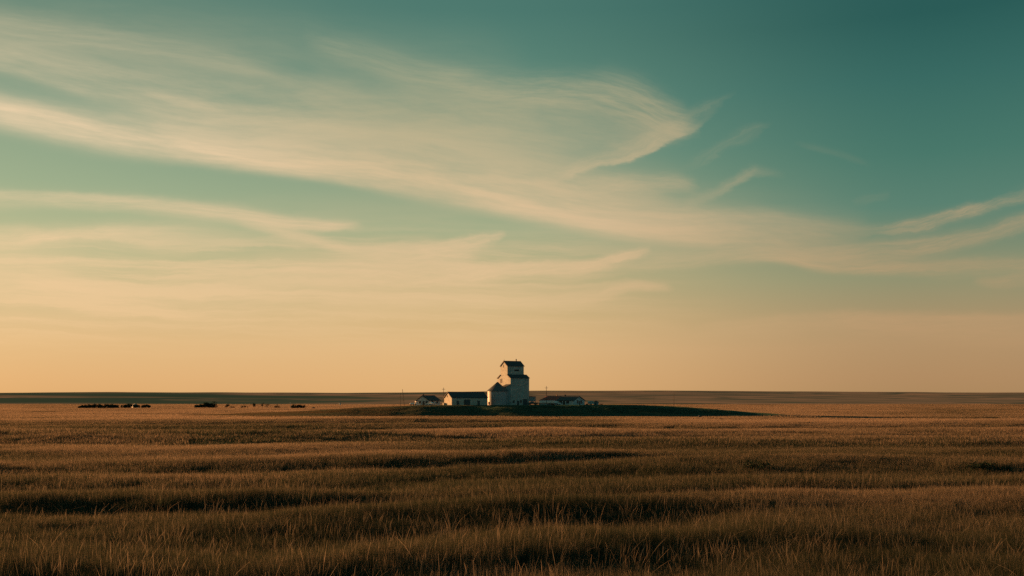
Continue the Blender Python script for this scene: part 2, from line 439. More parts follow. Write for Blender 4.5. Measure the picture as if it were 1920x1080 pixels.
# ------------------------------------------------------------------ grass
def grass_shader(N):
    al = N.new('ShaderNodeAttribute', attribute_name='along').outputs['Fac']
    rn = N.new('ShaderNodeAttribute', attribute_name='rnd').outputs['Fac']
    hd = N.new('ShaderNodeAttribute', attribute_name='head').outputs['Fac']
    ti = N.new('ShaderNodeAttribute', attribute_type='INSTANCER', attribute_name='tint').outputs['Fac']
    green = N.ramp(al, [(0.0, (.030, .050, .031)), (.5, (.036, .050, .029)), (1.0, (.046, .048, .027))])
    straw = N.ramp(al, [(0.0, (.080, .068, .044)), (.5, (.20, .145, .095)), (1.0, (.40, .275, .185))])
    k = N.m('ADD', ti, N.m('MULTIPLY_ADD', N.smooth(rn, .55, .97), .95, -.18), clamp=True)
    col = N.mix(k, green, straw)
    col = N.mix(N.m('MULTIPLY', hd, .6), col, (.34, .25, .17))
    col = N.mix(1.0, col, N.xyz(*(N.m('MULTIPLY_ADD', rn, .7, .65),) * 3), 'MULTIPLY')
    d = N.new('ShaderNodeBsdfDiffuse'); N.put(d.inputs[0], col)
    t = N.new('ShaderNodeBsdfTranslucent'); N.put(t.inputs[0], col)
    ms = N.new('ShaderNodeMixShader'); ms.inputs[0].default_value = .45
    N.put(ms.inputs[1], d.outputs[0]); N.put(ms.inputs[2], t.outputs[0])
    return ms.outputs[0]


GRASS = mat_base('dry grass', grass_shader)


def mound_shader(N):
    al = N.new('ShaderNodeAttribute', attribute_name='along').outputs['Fac']
    rn = N.new('ShaderNodeAttribute', attribute_name='rnd').outputs['Fac']
    ti = N.new('ShaderNodeAttribute', attribute_type='INSTANCER', attribute_name='tint').outputs['Fac']
    lush = N.ramp(al, [(0.0, (.060, .120, .085)), (1.0, (.075, .150, .105))])
    dry = N.ramp(al, [(0.0, (.075, .065, .038)), (1.0, (.17, .115, .062))])
    k = N.m('ADD', ti, N.m('MULTIPLY_ADD', rn, .5, -.25), clamp=True)
    col = N.mix(k, lush, dry)
    col = N.mix(1.0, col, N.xyz(*(N.m('MULTIPLY_ADD', rn, .7, .65),) * 3), 'MULTIPLY')
    d = N.new('ShaderNodeBsdfDiffuse'); N.put(d.inputs[0], col)
    t = N.new('ShaderNodeBsdfTranslucent'); N.put(t.inputs[0], col)
    ms = N.new('ShaderNodeMixShader'); ms.inputs[0].default_value = .3
    N.put(ms.inputs[1], d.outputs[0]); N.put(ms.inputs[2], t.outputs[0])
    return ms.outputs[0]


MOUNDG = mat_base('mound grass', mound_shader)


def patch(rng, size, n, h0, h1, wid, segs, lean, heads=0, hh=(1.0, 1.3), bent=0):
    """One square of blades as arrays (verts, quads, along, rnd, head)."""
    def strips(m, hlo, hhi, w, lean, head):
        bx = (rng.random(m) - .5) * size; by = (rng.random(m) - .5) * size
        hgt_ = hlo + (hhi - hlo) * rng.random(m)
        az = rng.random(m) * 2 * np.pi
        # the prevailing wind bends most of them the same way
        ld = rng.normal(0.6, 1.9, m)
        ln = np.abs(rng.normal(lean, lean * .7, m)) * hgt_
        s = np.linspace(0, 1, segs + 1)
        cx = bx[:, None] + np.cos(ld)[:, None] * ln[:, None] * s[None] ** 2
        cy = by[:, None] + np.sin(ld)[:, None] * ln[:, None] * s[None] ** 2
        cz = hgt_[:, None] * (s[None] - .12 * (ln / hgt_)[:, None] * s[None] ** 3)
        if head:
            ww = w * np.where(s > .72, np.interp(s, [.72, .84, 1], [.6, 1.7, .4]), .55)
        else:
            ww = w * np.interp(s, [0, .35, 1], [.8, 1.0, .12])
        ww = ww[None] * (0.7 + .6 * rng.random(m))[:, None]
        ox = np.cos(az)[:, None] * ww * .5; oy = np.sin(az)[:, None] * ww * .5
        L = np.stack([cx - ox, cy - oy, cz], -1); Rg = np.stack([cx + ox, cy + oy, cz], -1)
        v = np.stack([L, Rg], 2).reshape(m, (segs + 1) * 2, 3)
        base = (np.arange(m) * (segs + 1) * 2)[:, None]
        k = np.arange(segs)[None] * 2
        q = np.stack([base + k, base + k + 1, base + k + 3, base + k + 2], -1).reshape(-1, 4)
        al = np.repeat(np.tile(s, (m, 1)), 2, 1).ravel()
        rn = np.repeat(rng.random(m), (segs + 1) * 2)
        hd = (al > .74).astype(float) * head
        return v.reshape(-1, 3), q, al, rn, hd
    a = strips(n, h0, h1, wid, lean, 0)
    if heads:
        b = strips(heads, h1 * hh[0], h1 * hh[1], wid * 1.15, lean * 1.5, 1)
        a = (np.concatenate([a[0], b[0]]), np.concatenate([a[1], b[1] + len(a[0])]), *(np.concatenate([a[i], b[i]]) for i in (2, 3, 4)))
    if bent:
        b = strips(bent, h1 * 1.35, h1 * 2.0, wid * 1.3, .45, 1)
        a = (np.concatenate([a[0], b[0]]), np.concatenate([a[1], b[1] + len(a[0])]), *(np.concatenate([a[i], b[i]]) for i in (2, 3, 4)))
    return a


def scatter_object(name, label, variants, pos, nrm, yaw, scl, tint, material):
    n = len(pos)
    V = [pos]; Q = []; var = [np.full(n, -1)]; al = [np.zeros(n)]; rn = [np.zeros(n)]; hd = [np.zeros(n)]
    off = n
    for k, (v, q, a, r, h) in enumerate(variants):
        V.append(v); Q.append(q + off); off += len(v)
        var.append(np.full(len(v), k)); al.append(a); rn.append(r); hd.append(h)
    me = np_mesh(name, np.concatenate(V), np.concatenate(Q))
    nv = off
    # rotation: yaw about the vertical, then half of the ground's tilt
    nn = nrm * np.array([.8, .8, 1.0]); nn /= np.linalg.norm(nn, axis=1)[:, None]
    ax = np.stack([np.cos(yaw), np.sin(yaw), np.zeros(n)], -1)
    ax = ax - nn * (ax * nn).sum(1)[:, None]; ax /= np.linalg.norm(ax, axis=1)[:, None]
    ay = np.cross(nn, ax)
    ry = -np.arcsin(np.clip(ax[:, 2], -1, 1)); rx = np.arctan2(ay[:, 2], nn[:, 2]); rz = np.arctan2(ax[:, 1], ax[:, 0])

    def attr(nm, typ, arr, key):
        full = np.zeros((nv,) + arr.shape[1:], np.float32 if typ != 'INT' else np.int32)
        full[:len(arr)] = arr
        t = me.attributes.new(nm, typ, 'POINT'); t.data.foreach_set(key, full.ravel())
    attr('variant', 'INT', np.concatenate(var).astype(np.int32), 'value')
    attr('pick', 'INT', RNG.integers(0, len(variants), n).astype(np.int32), 'value')
    attr('rot', 'FLOAT_VECTOR', np.stack([rx, ry, rz], -1), 'vector')
    attr('scl', 'FLOAT_VECTOR', scl, 'vector')
    attr('tint', 'FLOAT', tint, 'value')
    attr('along', 'FLOAT', np.concatenate(al), 'value')
    attr('rnd', 'FLOAT', np.concatenate(rn), 'value')
    attr('head', 'FLOAT', np.concatenate(hd), 'value')
    me.materials.append(material)
    o = link(name, me); o['kind'] = 'stuff'; o['label'] = label
    ng = bpy.data.node_groups.new(name + ' scatter', 'GeometryNodeTree')
    ng.interface.new_socket('Geometry', in_out='INPUT', socket_type='NodeSocketGeometry')
    ng.interface.new_socket('Geometry', in_out='OUTPUT', socket_type='NodeSocketGeometry')
    nd = ng.nodes; lk = ng.links
    gi = nd.new('NodeGroupInput'); go = nd.new('NodeGroupOutput')

    def named(nm, typ):
        a = nd.new('GeometryNodeInputNamedAttribute'); a.data_type = typ; a.inputs['Name'].default_value = nm
        return a.outputs[0]
    va = named('variant', 'INT')

    def sep(k):
        c = nd.new('FunctionNodeCompare'); c.data_type = 'INT'; c.operation = 'EQUAL'
        ins = [s for s in c.inputs if s.type == 'INT']
        lk.new(va, ins[0]); ins[1].default_value = k
        s = nd.new('GeometryNodeSeparateGeometry'); s.domain = 'POINT'
        lk.new(gi.outputs[0], s.inputs[0]); lk.new(c.outputs[0], s.inputs[1])
        return s.outputs[0]
    g2i = nd.new('GeometryNodeGeometryToInstance')
    for k in range(len(variants)):
        lk.new(sep(k), g2i.inputs[0])
    iop = nd.new('GeometryNodeInstanceOnPoints')
    lk.new(sep(-1), iop.inputs['Points']); lk.new(g2i.outputs[0], iop.inputs['Instance'])
    iop.inputs['Pick Instance'].default_value = True
    lk.new(named('pick', 'INT'), iop.inputs['Instance Index'])
    lk.new(named('rot', 'FLOAT_VECTOR'), iop.inputs['Rotation'])
    lk.new(named('scl', 'FLOAT_VECTOR'), iop.inputs['Scale'])
    lk.new(iop.outputs[0], go.inputs[0])
    md = o.modifiers.new('scatter', 'NODES'); md.node_group = ng
    return o


def normals(x, y, e=0.6):
    gx = (height(x + e, y) - height(x - e, y)) / (2 * e); gy = (height(x, y + e) - height(x, y - e)) / (2 * e)
    n = np.stack([-gx, -gy, np.ones_like(gx)], -1)
    return n / np.linalg.norm(n, axis=1)[:, None]


def spread(y0, y1, step, margin=0.60):
    """Jittered grid over the wedge in front of the camera between two depths."""
    half = y1 * margin + 6
    gx, gy = np.meshgrid(np.arange(-half, half, step), np.arange(y0, y1, step))
    x = gx.ravel() + (RNG.random(gx.size) - .5) * step; y = gy.ravel() + (RNG.random(gx.size) - .5) * step
    k = np.abs(x) < y * margin + 6
    return x[k], y[k]


def in_mound(x, y):
    return mound(x, y) > 0.22


def zone(name, label, y0, y1, step, variants, hbase, e, tint0, skip_mound=False):
    x, y = spread(y0, y1, step)
    if skip_mound:
        k = ~in_mound(x, y)
        x, y = x[k], y[k]
    z = height(x, y)
    w, lam, amp = crestness(x, y)
    lo = fbm(x / (y * .05 + 3), y / (y * .03 + 2), 61, 3)
    h = hbase * (0.80 + 0.30 * w * np.clip(amp, 0, 1) + .55 * lo)
    h = np.clip(h, .35 * hbase, 1.5 * hbase)
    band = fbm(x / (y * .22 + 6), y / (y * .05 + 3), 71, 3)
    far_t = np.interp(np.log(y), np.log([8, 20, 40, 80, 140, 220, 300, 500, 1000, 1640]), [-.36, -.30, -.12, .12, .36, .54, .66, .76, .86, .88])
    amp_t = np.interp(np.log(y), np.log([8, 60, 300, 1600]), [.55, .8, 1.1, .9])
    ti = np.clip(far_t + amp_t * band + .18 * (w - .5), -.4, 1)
    xy = .85 + .3 * RNG.random(len(x))
    scl = np.stack([xy, xy, h], -1)
    yaw = RNG.normal(0, .5, len(x))
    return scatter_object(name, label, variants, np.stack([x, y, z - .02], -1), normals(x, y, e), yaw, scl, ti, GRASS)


r_ = np.random.default_rng(3)
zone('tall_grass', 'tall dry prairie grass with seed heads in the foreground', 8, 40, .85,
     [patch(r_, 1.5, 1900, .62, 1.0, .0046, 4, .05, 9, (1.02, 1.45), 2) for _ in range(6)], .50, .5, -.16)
def tall_stalks():
    n = 820
    y = np.exp(RNG.uniform(np.log(10.5), np.log(34), n)); u = RNG.uniform(-.62, .62, n); x = u * y
    keep_ = (fbm(x / 2.6, y / 2.2, 83, 3) + .22 * np.clip(u + .1, -.2, .5) > .06)
    x, y = x[keep_], y[keep_]
    r2 = np.random.default_rng(17)
    sets = [patch(r2, .9, 4, .55, .72, .0036, 5, .16, 10, (1.0, 1.4), 1) for _ in range(6)]
    sc_ = RNG.uniform(.75, 1.1, len(x))
    scatter_object('seed_stalks', 'scattered taller stalks with pale seed heads among the nearest grass', sets, np.stack([x, y, height(x, y) - .02], -1),
                   normals(x, y, .5), RNG.normal(0, .8, len(x)), np.stack([sc_, sc_, sc_], -1), np.full(len(x), .25), GRASS)


tall_stalks()
zone('prairie_grass', 'waving brown prairie grass in the middle distance', 38, 100, 2.0,
     [patch(r_, 3.4, 2900, .6, 1.0, .0095, 2, .05, 30, (1.0, 1.3)) for _ in range(5)], .5, .9, .05)
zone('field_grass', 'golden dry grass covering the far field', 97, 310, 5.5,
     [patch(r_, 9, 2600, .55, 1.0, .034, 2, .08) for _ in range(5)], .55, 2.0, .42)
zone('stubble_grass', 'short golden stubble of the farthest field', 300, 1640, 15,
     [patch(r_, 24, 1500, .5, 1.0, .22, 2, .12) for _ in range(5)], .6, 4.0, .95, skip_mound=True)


# ------------------------------------------------------------------ things: helpers
class MB:
    def __init__(self):
        self.v = []; self.f = []

    def add(self, vs, fs):
        o = len(self.v); self.v += [tuple(p) for p in vs]; self.f += [tuple(i + o for i in f) for f in fs]
        return self

    def box(self, x0, y0, z0, x1, y1, z1):
        return self.add([(x0, y0, z0), (x1, y0, z0), (x1, y1, z0), (x0, y1, z0), (x0, y0, z1), (x1, y0, z1), (x1, y1, z1), (x0, y1, z1)],
                        [(3, 2, 1, 0), (4, 5, 6, 7), (0, 1, 5, 4), (1, 2, 6, 5), (2, 3, 7, 6), (3, 0, 4, 7)])

    def prism(self, poly, a0, a1, axis='x', cap0=True, cap1=True):
        """A polygon in the plane across AXIS, extruded along it. poly: (other, z) for x and y; (x, y) for z."""
        n = len(poly)

        def P(p, a):
            return {'x': (a, p[0], p[1]), 'y': (p[0], a, p[1]), 'z': (p[0], p[1], a)}[axis]
        vs = [P(p, a0) for p in poly] + [P(p, a1) for p in poly]
        fs = [(i, (i + 1) % n, n + (i + 1) % n, n + i) for i in range(n)]
        if cap0:
            fs.append(tuple(range(n))[::-1])
        if cap1:
            fs.append(tuple(range(n, 2 * n)))
        return self.add(vs, fs)

    def lathe(self, prof_, n=32, cx=0, cy=0, a0=0.0):
        vs = []; fs = []
        for r, z in prof_:
            for k in range(n):
                a = a0 + 2 * math.pi * k / n
                vs.append((cx + r * math.cos(a), cy + r * math.sin(a), z))
        for i in range(len(prof_) - 1):
            for k in range(n):
                k2 = (k + 1) % n
                fs.append((i * n + k, i * n + k2, (i + 1) * n + k2, (i + 1) * n + k))
        fs.append(tuple(range(n))[::-1]); fs.append(tuple((len(prof_) - 1) * n + k for k in range(n)))
        return self.add(vs, fs)

    def tube(self, p, q, r0, r1=None, n=8):
        p = Vector(p); q = Vector(q); r1 = r0 if r1 is None else r1
        d = (q - p).normalized(); a = d.orthogonal().normalized(); b = d.cross(a)
        vs = [p + (a * math.cos(2 * math.pi * k / n) + b * math.sin(2 * math.pi * k / n)) * r0 for k in range(n)]
        vs += [q + (a * math.cos(2 * math.pi * k / n) + b * math.sin(2 * math.pi * k / n)) * r1 for k in range(n)]
        fs = [(k, (k + 1) % n, n + (k + 1) % n, n + k) for k in range(n)] + [tuple(range(n))[::-1], tuple(range(n, 2 * n))]
        return self.add(vs, fs)

    def slab(self, p0, p1, p2, p3, th):
        """A thick plate with outer corners p0..p3 (counter-clockwise from outside); thickness goes inwards."""
        P = [Vector(p) for p in (p0, p1, p2, p3)]
        nrm = (P[1] - P[0]).cross(P[2] - P[0]).normalized()
        Q = [p - nrm * th for p in P]
        return self.add(P + Q, [(0, 1, 2, 3), (7, 6, 5, 4), (0, 4, 5, 1), (1, 5, 6, 2), (2, 6, 7, 3), (3, 7, 4, 0)])

    def build(self, name, m, parent=None, smooth=False):
        me = bpy.data.meshes.new(name); me.from_pydata(self.v, [], self.f); me.validate()
        import bmesh
        bm = bmesh.new(); bm.from_mesh(me); bmesh.ops.recalc_face_normals(bm, faces=bm.faces); bm.to_mesh(me); bm.free()
        if smooth:
            me.polygons.foreach_set('use_smooth', [True] * len(me.polygons))
        me.materials.append(m)
        return link(name, me, parent)


def thing(name, label, cat, loc, rz=0.0, group=None):
    o = bpy.data.objects.new(name, None); C.objects.link(o)
    o.location = loc; o.rotation_euler = (0, 0, rz); o.empty_display_size = 0.5
    o['label'] = label; o['category'] = cat
    if group:
        o['group'] = group
    return o


def tag(o, label, cat, group=None):
    o['label'] = label; o['category'] = cat
    if group:
        o['group'] = group
    return o


def copy_thing(root, loc, rz, scale, label, group=None):
    r = root.copy(); C.objects.link(r); r.location = loc; r.rotation_euler = (0, 0, rz); r.scale = scale; r['label'] = label
    if group:
        r['group'] = group
    for ch in list(root.children):
        c = ch.copy(); C.objects.link(c); c.parent = r
        for g in list(ch.children):
            d = g.copy(); C.objects.link(d); d.parent = c
    return r


def paint(name, col, var=.25, scale=.6, rough=.7, board=0.0, metal=0.0, spec=.3, streak=0.0, vertical=False):
    """Weathered coat: patches of wear, rain streaks, and board or sheet joints as bump."""
    def b(N):
        co = N.new('ShaderNodeTexCoord').outputs['Object']
        x, y, z = N.sep(co)
        n1 = N.noise(co, scale, 6.0, .65)
        k = N.m('MULTIPLY_ADD', n1, 2 * var, 1 - var)
        if streak:
            n2 = N.noise(N.xyz(N.m('MULTIPLY', x, 2.2), N.m('MULTIPLY', y, 2.2), N.m('MULTIPLY', z, .12)), 1.0, 4.0, .6)
            k = N.m('MULTIPLY', k, N.m('MULTIPLY_ADD', N.smooth(n2, .45, .75), -streak, 1.0))
        c = N.mix(1.0, (*col, 1), N.xyz(k, k, k), 'MULTIPLY')
        p = N.new('ShaderNodeBsdfPrincipled')
        if board:
            row = N.m('FRACT', N.m('DIVIDE', N.m('ADD', x, y) if vertical else z, board))
            cell = N.m('FLOOR', N.m('DIVIDE', N.m('ADD', x, y) if vertical else z, board))
            wn = N.new('ShaderNodeTexWhiteNoise', noise_dimensions='2D')
            seg = N.m('FLOOR', N.m('DIVIDE', z if vertical else N.m('ADD', x, y), board * 2.6))
            N.put(wn.inputs['Vector'], N.xyz(cell, seg))
            j = N.m('MULTIPLY_ADD', wn.outputs[0], .30, .78)
            c = N.mix(1.0, c, N.xyz(j, j, j), 'MULTIPLY')
            bp = N.new('ShaderNodeBump'); bp.inputs['Strength'].default_value = .5; bp.inputs['Distance'].default_value = .05
            N.put(bp.inputs['Height'], row); N.put(p.inputs['Normal'], bp.outputs[0])
        N.put(p.inputs['Base Color'], c); p.inputs['Roughness'].default_value = rough
        p.inputs['Metallic'].default_value = metal; p.inputs['Specular IOR Level'].default_value = spec
        return p.outputs[0]
    return mat_base(name, b)


WALL = paint('weathered white cladding', (.41, .40, .35), .26, .35, .75, .55, streak=.30)
BARNW = paint('barn white boards', (.50, .45, .36), .18, .5, .75, .3, streak=.22)
HOUSEW = paint('house white siding', (.56, .56, .54), .12, .8, .7, .2, streak=.15)
DARKW = paint('grey green siding', (.26, .30, .29), .15, .8, .75, .25, streak=.2)
ROOF = paint('dark shingle roof', (.050, .055, .056), .3, 1.2, .85, .3)
REDROOF = paint('red metal roof', (.27, .055, .035), .25, .9, .65, .4)
STEEL = paint('galvanised steel', (.40, .37, .36), .18, .7, .5, 1.1, metal=.15, streak=.25)
STEELROOF = paint('steel roof sheet', (.085, .085, .085), .2, .8, .7, metal=.05)
TRIM = paint('brown trim', (.16, .09, .055), .2, 1, .7)
GLASS = paint('dark window glass', (.02, .025, .03), .2, 2, .12, spec=.6)
PANE = paint('pale window pane', (.26, .20, .16), .2, 2, .9, spec=.1)
LOUVRE = paint('dark louvre', (.035, .040, .042), .2, 2, .7, .12)
WOOD = paint('grey weathered wood', (.12, .085, .06), .3, 2, .85)
PALEWOOD = paint('pale post wood', (.60, .55, .47), .2, 2, .8)
DOORP = paint('dark door paint', (.07, .075, .075), .2, 2, .6, .25, vertical=True)
BRICKC = paint('chimney brick', (.22, .13, .09), .3, 4, .85, .09)
WHITEP = paint('white vehicle paint', (.72, .70, .66), .06, 1, .35, spec=.5)
GREYP = paint('dark vehicle paint', (.06, .065, .07), .1, 1, .3, spec=.5)
TEALP = paint('pale green caravan paint', (.34, .42, .38), .1, 1, .5)
RUBBER = paint('tyre rubber', (.025, .025, .025), .2, 4, .85)
RIM = paint('wheel steel', (.35, .34, .33), .1, 4, .4, metal=.5)
LAMPG = paint('lamp glass', (.55, .50, .45), .1, 4, .15, spec=.6)
RUST = paint('rusty drum steel', (.16, .075, .045), .4, 4, .8)
ROCK = paint('dark field stone', (.085, .075, .065), .35, 1.5, .9)


def base_z(x, y):
    return hgt(x, y) - 0.05


# ------------------------------------------------------------------ generic gabled building
def gabled(root, W, L, eave, ridge, wallm, roofm, over=.35, x0=0.0, y0=0.0, th=.16, hip=None):
    """Walls and roof with the ridge along local y, gables at y0 and y0+L."""
    xm = x0 + W / 2
    b = MB().prism([(x0, -1.6), (x0 + W, -1.6), (x0 + W, eave), (xm, ridge), (x0, eave)], y0, y0 + L, 'y')
    wall = b.build('wall', wallm, root)
    sl = (ridge - eave) / (W / 2)
    ya, yb = y0 - over, y0 + L + over
    t = .16
    r = MB()
    r.slab((x0 - over, ya, eave - sl * over + t), (xm, ya, ridge + t), (xm, yb, ridge + t), (x0 - over, yb, eave - sl * over + t), th)
    r.slab((x0 + W + over, yb, eave - sl * over + t), (xm, yb, ridge + t), (xm, ya, ridge + t), (x0 + W + over, ya, eave - sl * over + t), th)
    r.box(xm - .12, ya - .02, ridge + t - .06, xm + .12, yb + .02, ridge + t + .06)
    roof = r.build('roof', roofm, root)
    for yy, s in ((ya - .03, 0), (yb, .03)):
        for sx in (-1, 1):
            xe = xm + sx * (W / 2 + over)
            MB().prism([(xe, eave - sl * over - .12), (xm, ridge - .12), (xm, ridge + .04), (xe, eave - sl * over + .04)], yy, yy + .03, 'y').build('barge_board', TRIM, root)
    return wall, roof


def opening(root, kind, face, along, z0, w, h, fm, pm, plane, bars=True, partname=None):
    """A framed window or door on a wall. face: '-y', '+y', '-x', '+x'; plane is that wall's coordinate."""
    def place(a0, a1, q0, q1, d0, d1):
        s = -1 if face[0] == '-' else 1
        lo, hi = sorted((plane + s * d0, plane + s * d1))
        return (a0, lo, q0, a1, hi, q1) if face[1] == 'y' else (lo, a0, q0, hi, a1, q1)
    a0, a1 = along - w / 2, along + w / 2
    t = min(.14, w * .14)
    fr = MB()
    fr.box(*place(a0 - t, a0, z0 - (t if kind == 'window' else 0), z0 + h + t, -.02, .07))
    fr.box(*place(a1, a1 + t, z0 - (t if kind == 'window' else 0), z0 + h + t, -.02, .07))
    fr.box(*place(a0, a1, z0 + h, z0 + h + t, -.02, .07))
    if kind == 'window':
        fr.box(*place(a0, a1, z0 - t, z0, -.02, .09))
        if bars:
            fr.box(*place(along - .025, along + .025, z0, z0 + h, .022, .05))
            fr.box(*place(a0, along - .025, z0 + h * .5 - .025, z0 + h * .5 + .025, .022, .05))
            fr.box(*place(along + .025, a1, z0 + h * .5 - .025, z0 + h * .5 + .025, .022, .05))
    if kind == 'window':
        f = fr.build('window', fm, root)
        MB().box(*place(a0, a1, z0, z0 + h, -.02, .02)).build('pane', pm, f)
    else:
        f = MB().box(*place(a0, a1, z0, z0 + h, -.02, .035)).build(partname or 'door', pm, root)
        fr.build('frame', fm, f)
        MB().box(*place(a1 - .22, a1 - .12, z0 + 1.0, z0 + 1.15, .035, .09)).build('handle', TRIM, f)
    return f


# ------------------------------------------------------------------ grain elevator
GRID = R(30)
D0 = 520.0
ex, ey = px(957.2, D0), D0
ez = pz(759.3, D0)
el = thing('grain_elevator', 'tall weathered white wooden grain elevator with a stepped cupola roof', 'grain elevator', (ex, ey, ez), GRID)
BW, BD, EV, SH, CE, CR = 11.3, 13.9, 14.2, 15.9, 20.6, 23.1
C0, C1, CW = 3.2, 10.7, 9.95
wl = MB()
wl.prism([(0, -3), (BD, -3), (BD, EV), (C1, SH), (C0, SH), (0, EV)], 0, BW, 'x')
wl.prism([(C0, SH + .004), (C1, SH + .004), (C1, CE), ((C0 + C1) / 2, CR), (C0, CE)], 0, CW, 'x')
wl.build('wall', WALL, el)
sr = MB(); ov = .35; sls = (SH - EV) / C0
for ya, yb, s in ((-ov, C0 - .01, 1), (BD + ov, C1 + .01, -1)):
    za = EV - sls * ov + .16
    pts = [(-ov, ya, za), (BW + ov, ya, za), (BW + ov, yb, SH + .16), (-ov, yb, SH + .16)]
    sr.slab(*(pts if s > 0 else pts[::-1]), .16)
sr.slab((BW + ov, C0, SH - .1), (BW + ov, C1, SH - .1), (CW + .01, C1, SH + .3), (CW + .01, C0, SH + .3), .16)
sr.build('shoulder_roof', ROOF, el)
cr = MB(); ym = (C0 + C1) / 2; slc = (CR - CE) / (ym - C0)
for ya, s in ((C0 - ov, 1), (C1 + ov, -1)):
    za = CE - slc * ov + .16
    pts = [(-ov, ya, za), (CW + ov, ya, za), (CW + ov, ym, CR + .16), (-ov, ym, CR + .16)]
    cr.slab(*(pts if s > 0 else pts[::-1]), .16)
cr.box(-ov - .02, ym - .15, CR + .10, CW + ov + .02, ym + .15, CR + .24)
cr.build('cupola_roof', ROOF, el)
for xx in (0, ):   # rake and corner boards
    for a, b_ in (((-ov, EV - sls * ov), (C0, SH)), ((BD + ov, EV - sls * ov), (C1, SH)), ((C0 - ov, CE - slc * ov), (ym, CR)), ((C1 + ov, CE - slc * ov), (ym, CR))):
        MB().prism([(a[0], a[1] - .22), (b_[0], b_[1] - .22), (b_[0], b_[1] + .02), (a[0], a[1] + .02)], -ov - .03, -ov - .002, 'x').build('trim_board', TRIM, el)
        MB().prism([(a[0], a[1] - .22), (b_[0], b_[1] - .22), (b_[0], b_[1] + .02), (a[0], a[1] + .02)], (BW if a[1] < SH - 1 else CW) + ov + .002, (BW if a[1] < SH - 1 else CW) + ov + .03, 'x').build('trim_board', TRIM, el)
MB().box(BW - .02, -.04, -1, BW + .04, .18, EV - .3).build('trim_board', TRIM, el)
wf = MB().box(-.06, 8.85, 11.6, .02, 11.1, 13.75).build('window', LOUVRE, el)
MB().box(-.075, 9.4, 12.35, -.055, 10.5, 13.1).build('pane', PANE, wf)
opening(el, 'window', '-x', ym + .3, CE - .8, .45, 1.3, LOUVRE, GLASS, 0.0, bars=False)
lv = MB().box(4.2, C0 - .06, 17.9, 6.9, C0 + .02, 18.65)
for k in range(4):
    lv.box(4.16, C0 - .12, 17.95 + k * .19, 6.94, C0 - .06, 18.01 + k * .19)
lv.build('louvre', LOUVRE, el)
opening(el, 'door', '-y', 8.9, -.05, 2.4, 3.0, TRIM, DOORP, 0.0)
opening(el, 'door', '-y', 4.6, -.05, 1.0, 2.1, TRIM, DOORP, 0.0)
opening(el, 'window', '-y', 1.9, 1.2, .9, 1.1, TRIM, GLASS, 0.0)
opening(el, 'window', '-y', 6.3, 1.3, .9, 1.1, TRIM, GLASS, 0.0)
MB().lathe([(.26, CR - .3), (.26, CR + 1.0), (.36, CR + 1.02), (.36, CR + 1.14), (.05, CR + 1.34)], 12, 7.5, ym).build('roof_vent', BRICKC, el)
MB().tube((.2, ym, CR), (.2, ym, CR + 1.1), .07, .04).build('lightning_rod', TRIM, el)
ax = MB().prism([(-2.7, -3), (-.004, -3), (-.004, 10.7), (-2.7, 9.5)], .12, 4.6, 'y').build('annex', DARKW, el)
MB().slab((-3.0, -.1, 9.55), (-.01, -.1, 10.9), (-.01, 4.85, 10.9), (-3.0, 4.85, 9.55), .14).build('roof', ROOF, ax)
cn = MB().prism([(1.2, 1.95), (6.2, 1.95), (6.2, 4.35), (1.2, 4.35)], BW + .004, BW + 4.9, 'x').build('loading_shed', DARKW, el)
MB().slab((BW + .005, .9, 4.75), (BW + 5.15, .9, 4.45), (BW + 5.15, 6.5, 4.45), (BW + .005, 6.5, 4.75), .12).build('roof', ROOF, cn)
for xx in (BW + .3, BW + 4.7):
    for yy in (1.4, 6.0):
        MB().box(xx - .12, yy - .12, -2, xx + .12, yy + .12, 1.945).build('post', WOOD, cn)

# ------------------------------------------------------------------ round steel bin
sx_, sy_ = px(932.9, 519.0), 519.0
bn = thing('grain_bin', 'round steel grain bin with a conical roof beside the tall elevator', 'grain bin', (sx_, sy_, pz(759.3, 519)), GRID)
RB, HB = 5.2, 7.4
pf = [(RB, -2.5)]
for k in range(28):
    z0 = k * HB / 28
    pf += [(RB, z0), (RB + .035, z0 + HB / 56)]
pf += [(RB, HB)]
MB().lathe(pf, 64).build('wall', STEEL, bn, smooth=False)
ro = MB().lathe([(RB + .35, HB - .18), (RB + .35, HB - .06), (.55, HB + 4.2), (.55, HB + 4.45), (.1, HB + 4.62)], 64)
for k in range(24):
    a = 2 * math.pi * k / 24
    ro.tube(((RB + .3) * math.cos(a), (RB + .3) * math.sin(a), HB - .02), (.56 * math.cos(a), .56 * math.sin(a), HB + 4.22), .05, .04, 4)
ro.build('roof', STEELROOF, bn)
MB().box(-RB - .16, -.5, .2, -RB + .1, .5, 1.7).build('door', RUST, bn)
ld = MB()
lx, ly = RB * math.cos(R(-60)), RB * math.sin(R(-60))
for s in (-.22, .22):
    ld.tube((lx * 1.04 + s, ly * 1.04, -1), (lx * 1.04 + s, ly * 1.04, HB), .03, None, 5)
for k in range(18):
    ld.tube((lx * 1.04 - .22, ly * 1.04, .3 + k * .4), (lx * 1.04 + .22, ly * 1.04, .3 + k * .4), .02, None, 4)
ld.build('ladder', TRIM, bn)

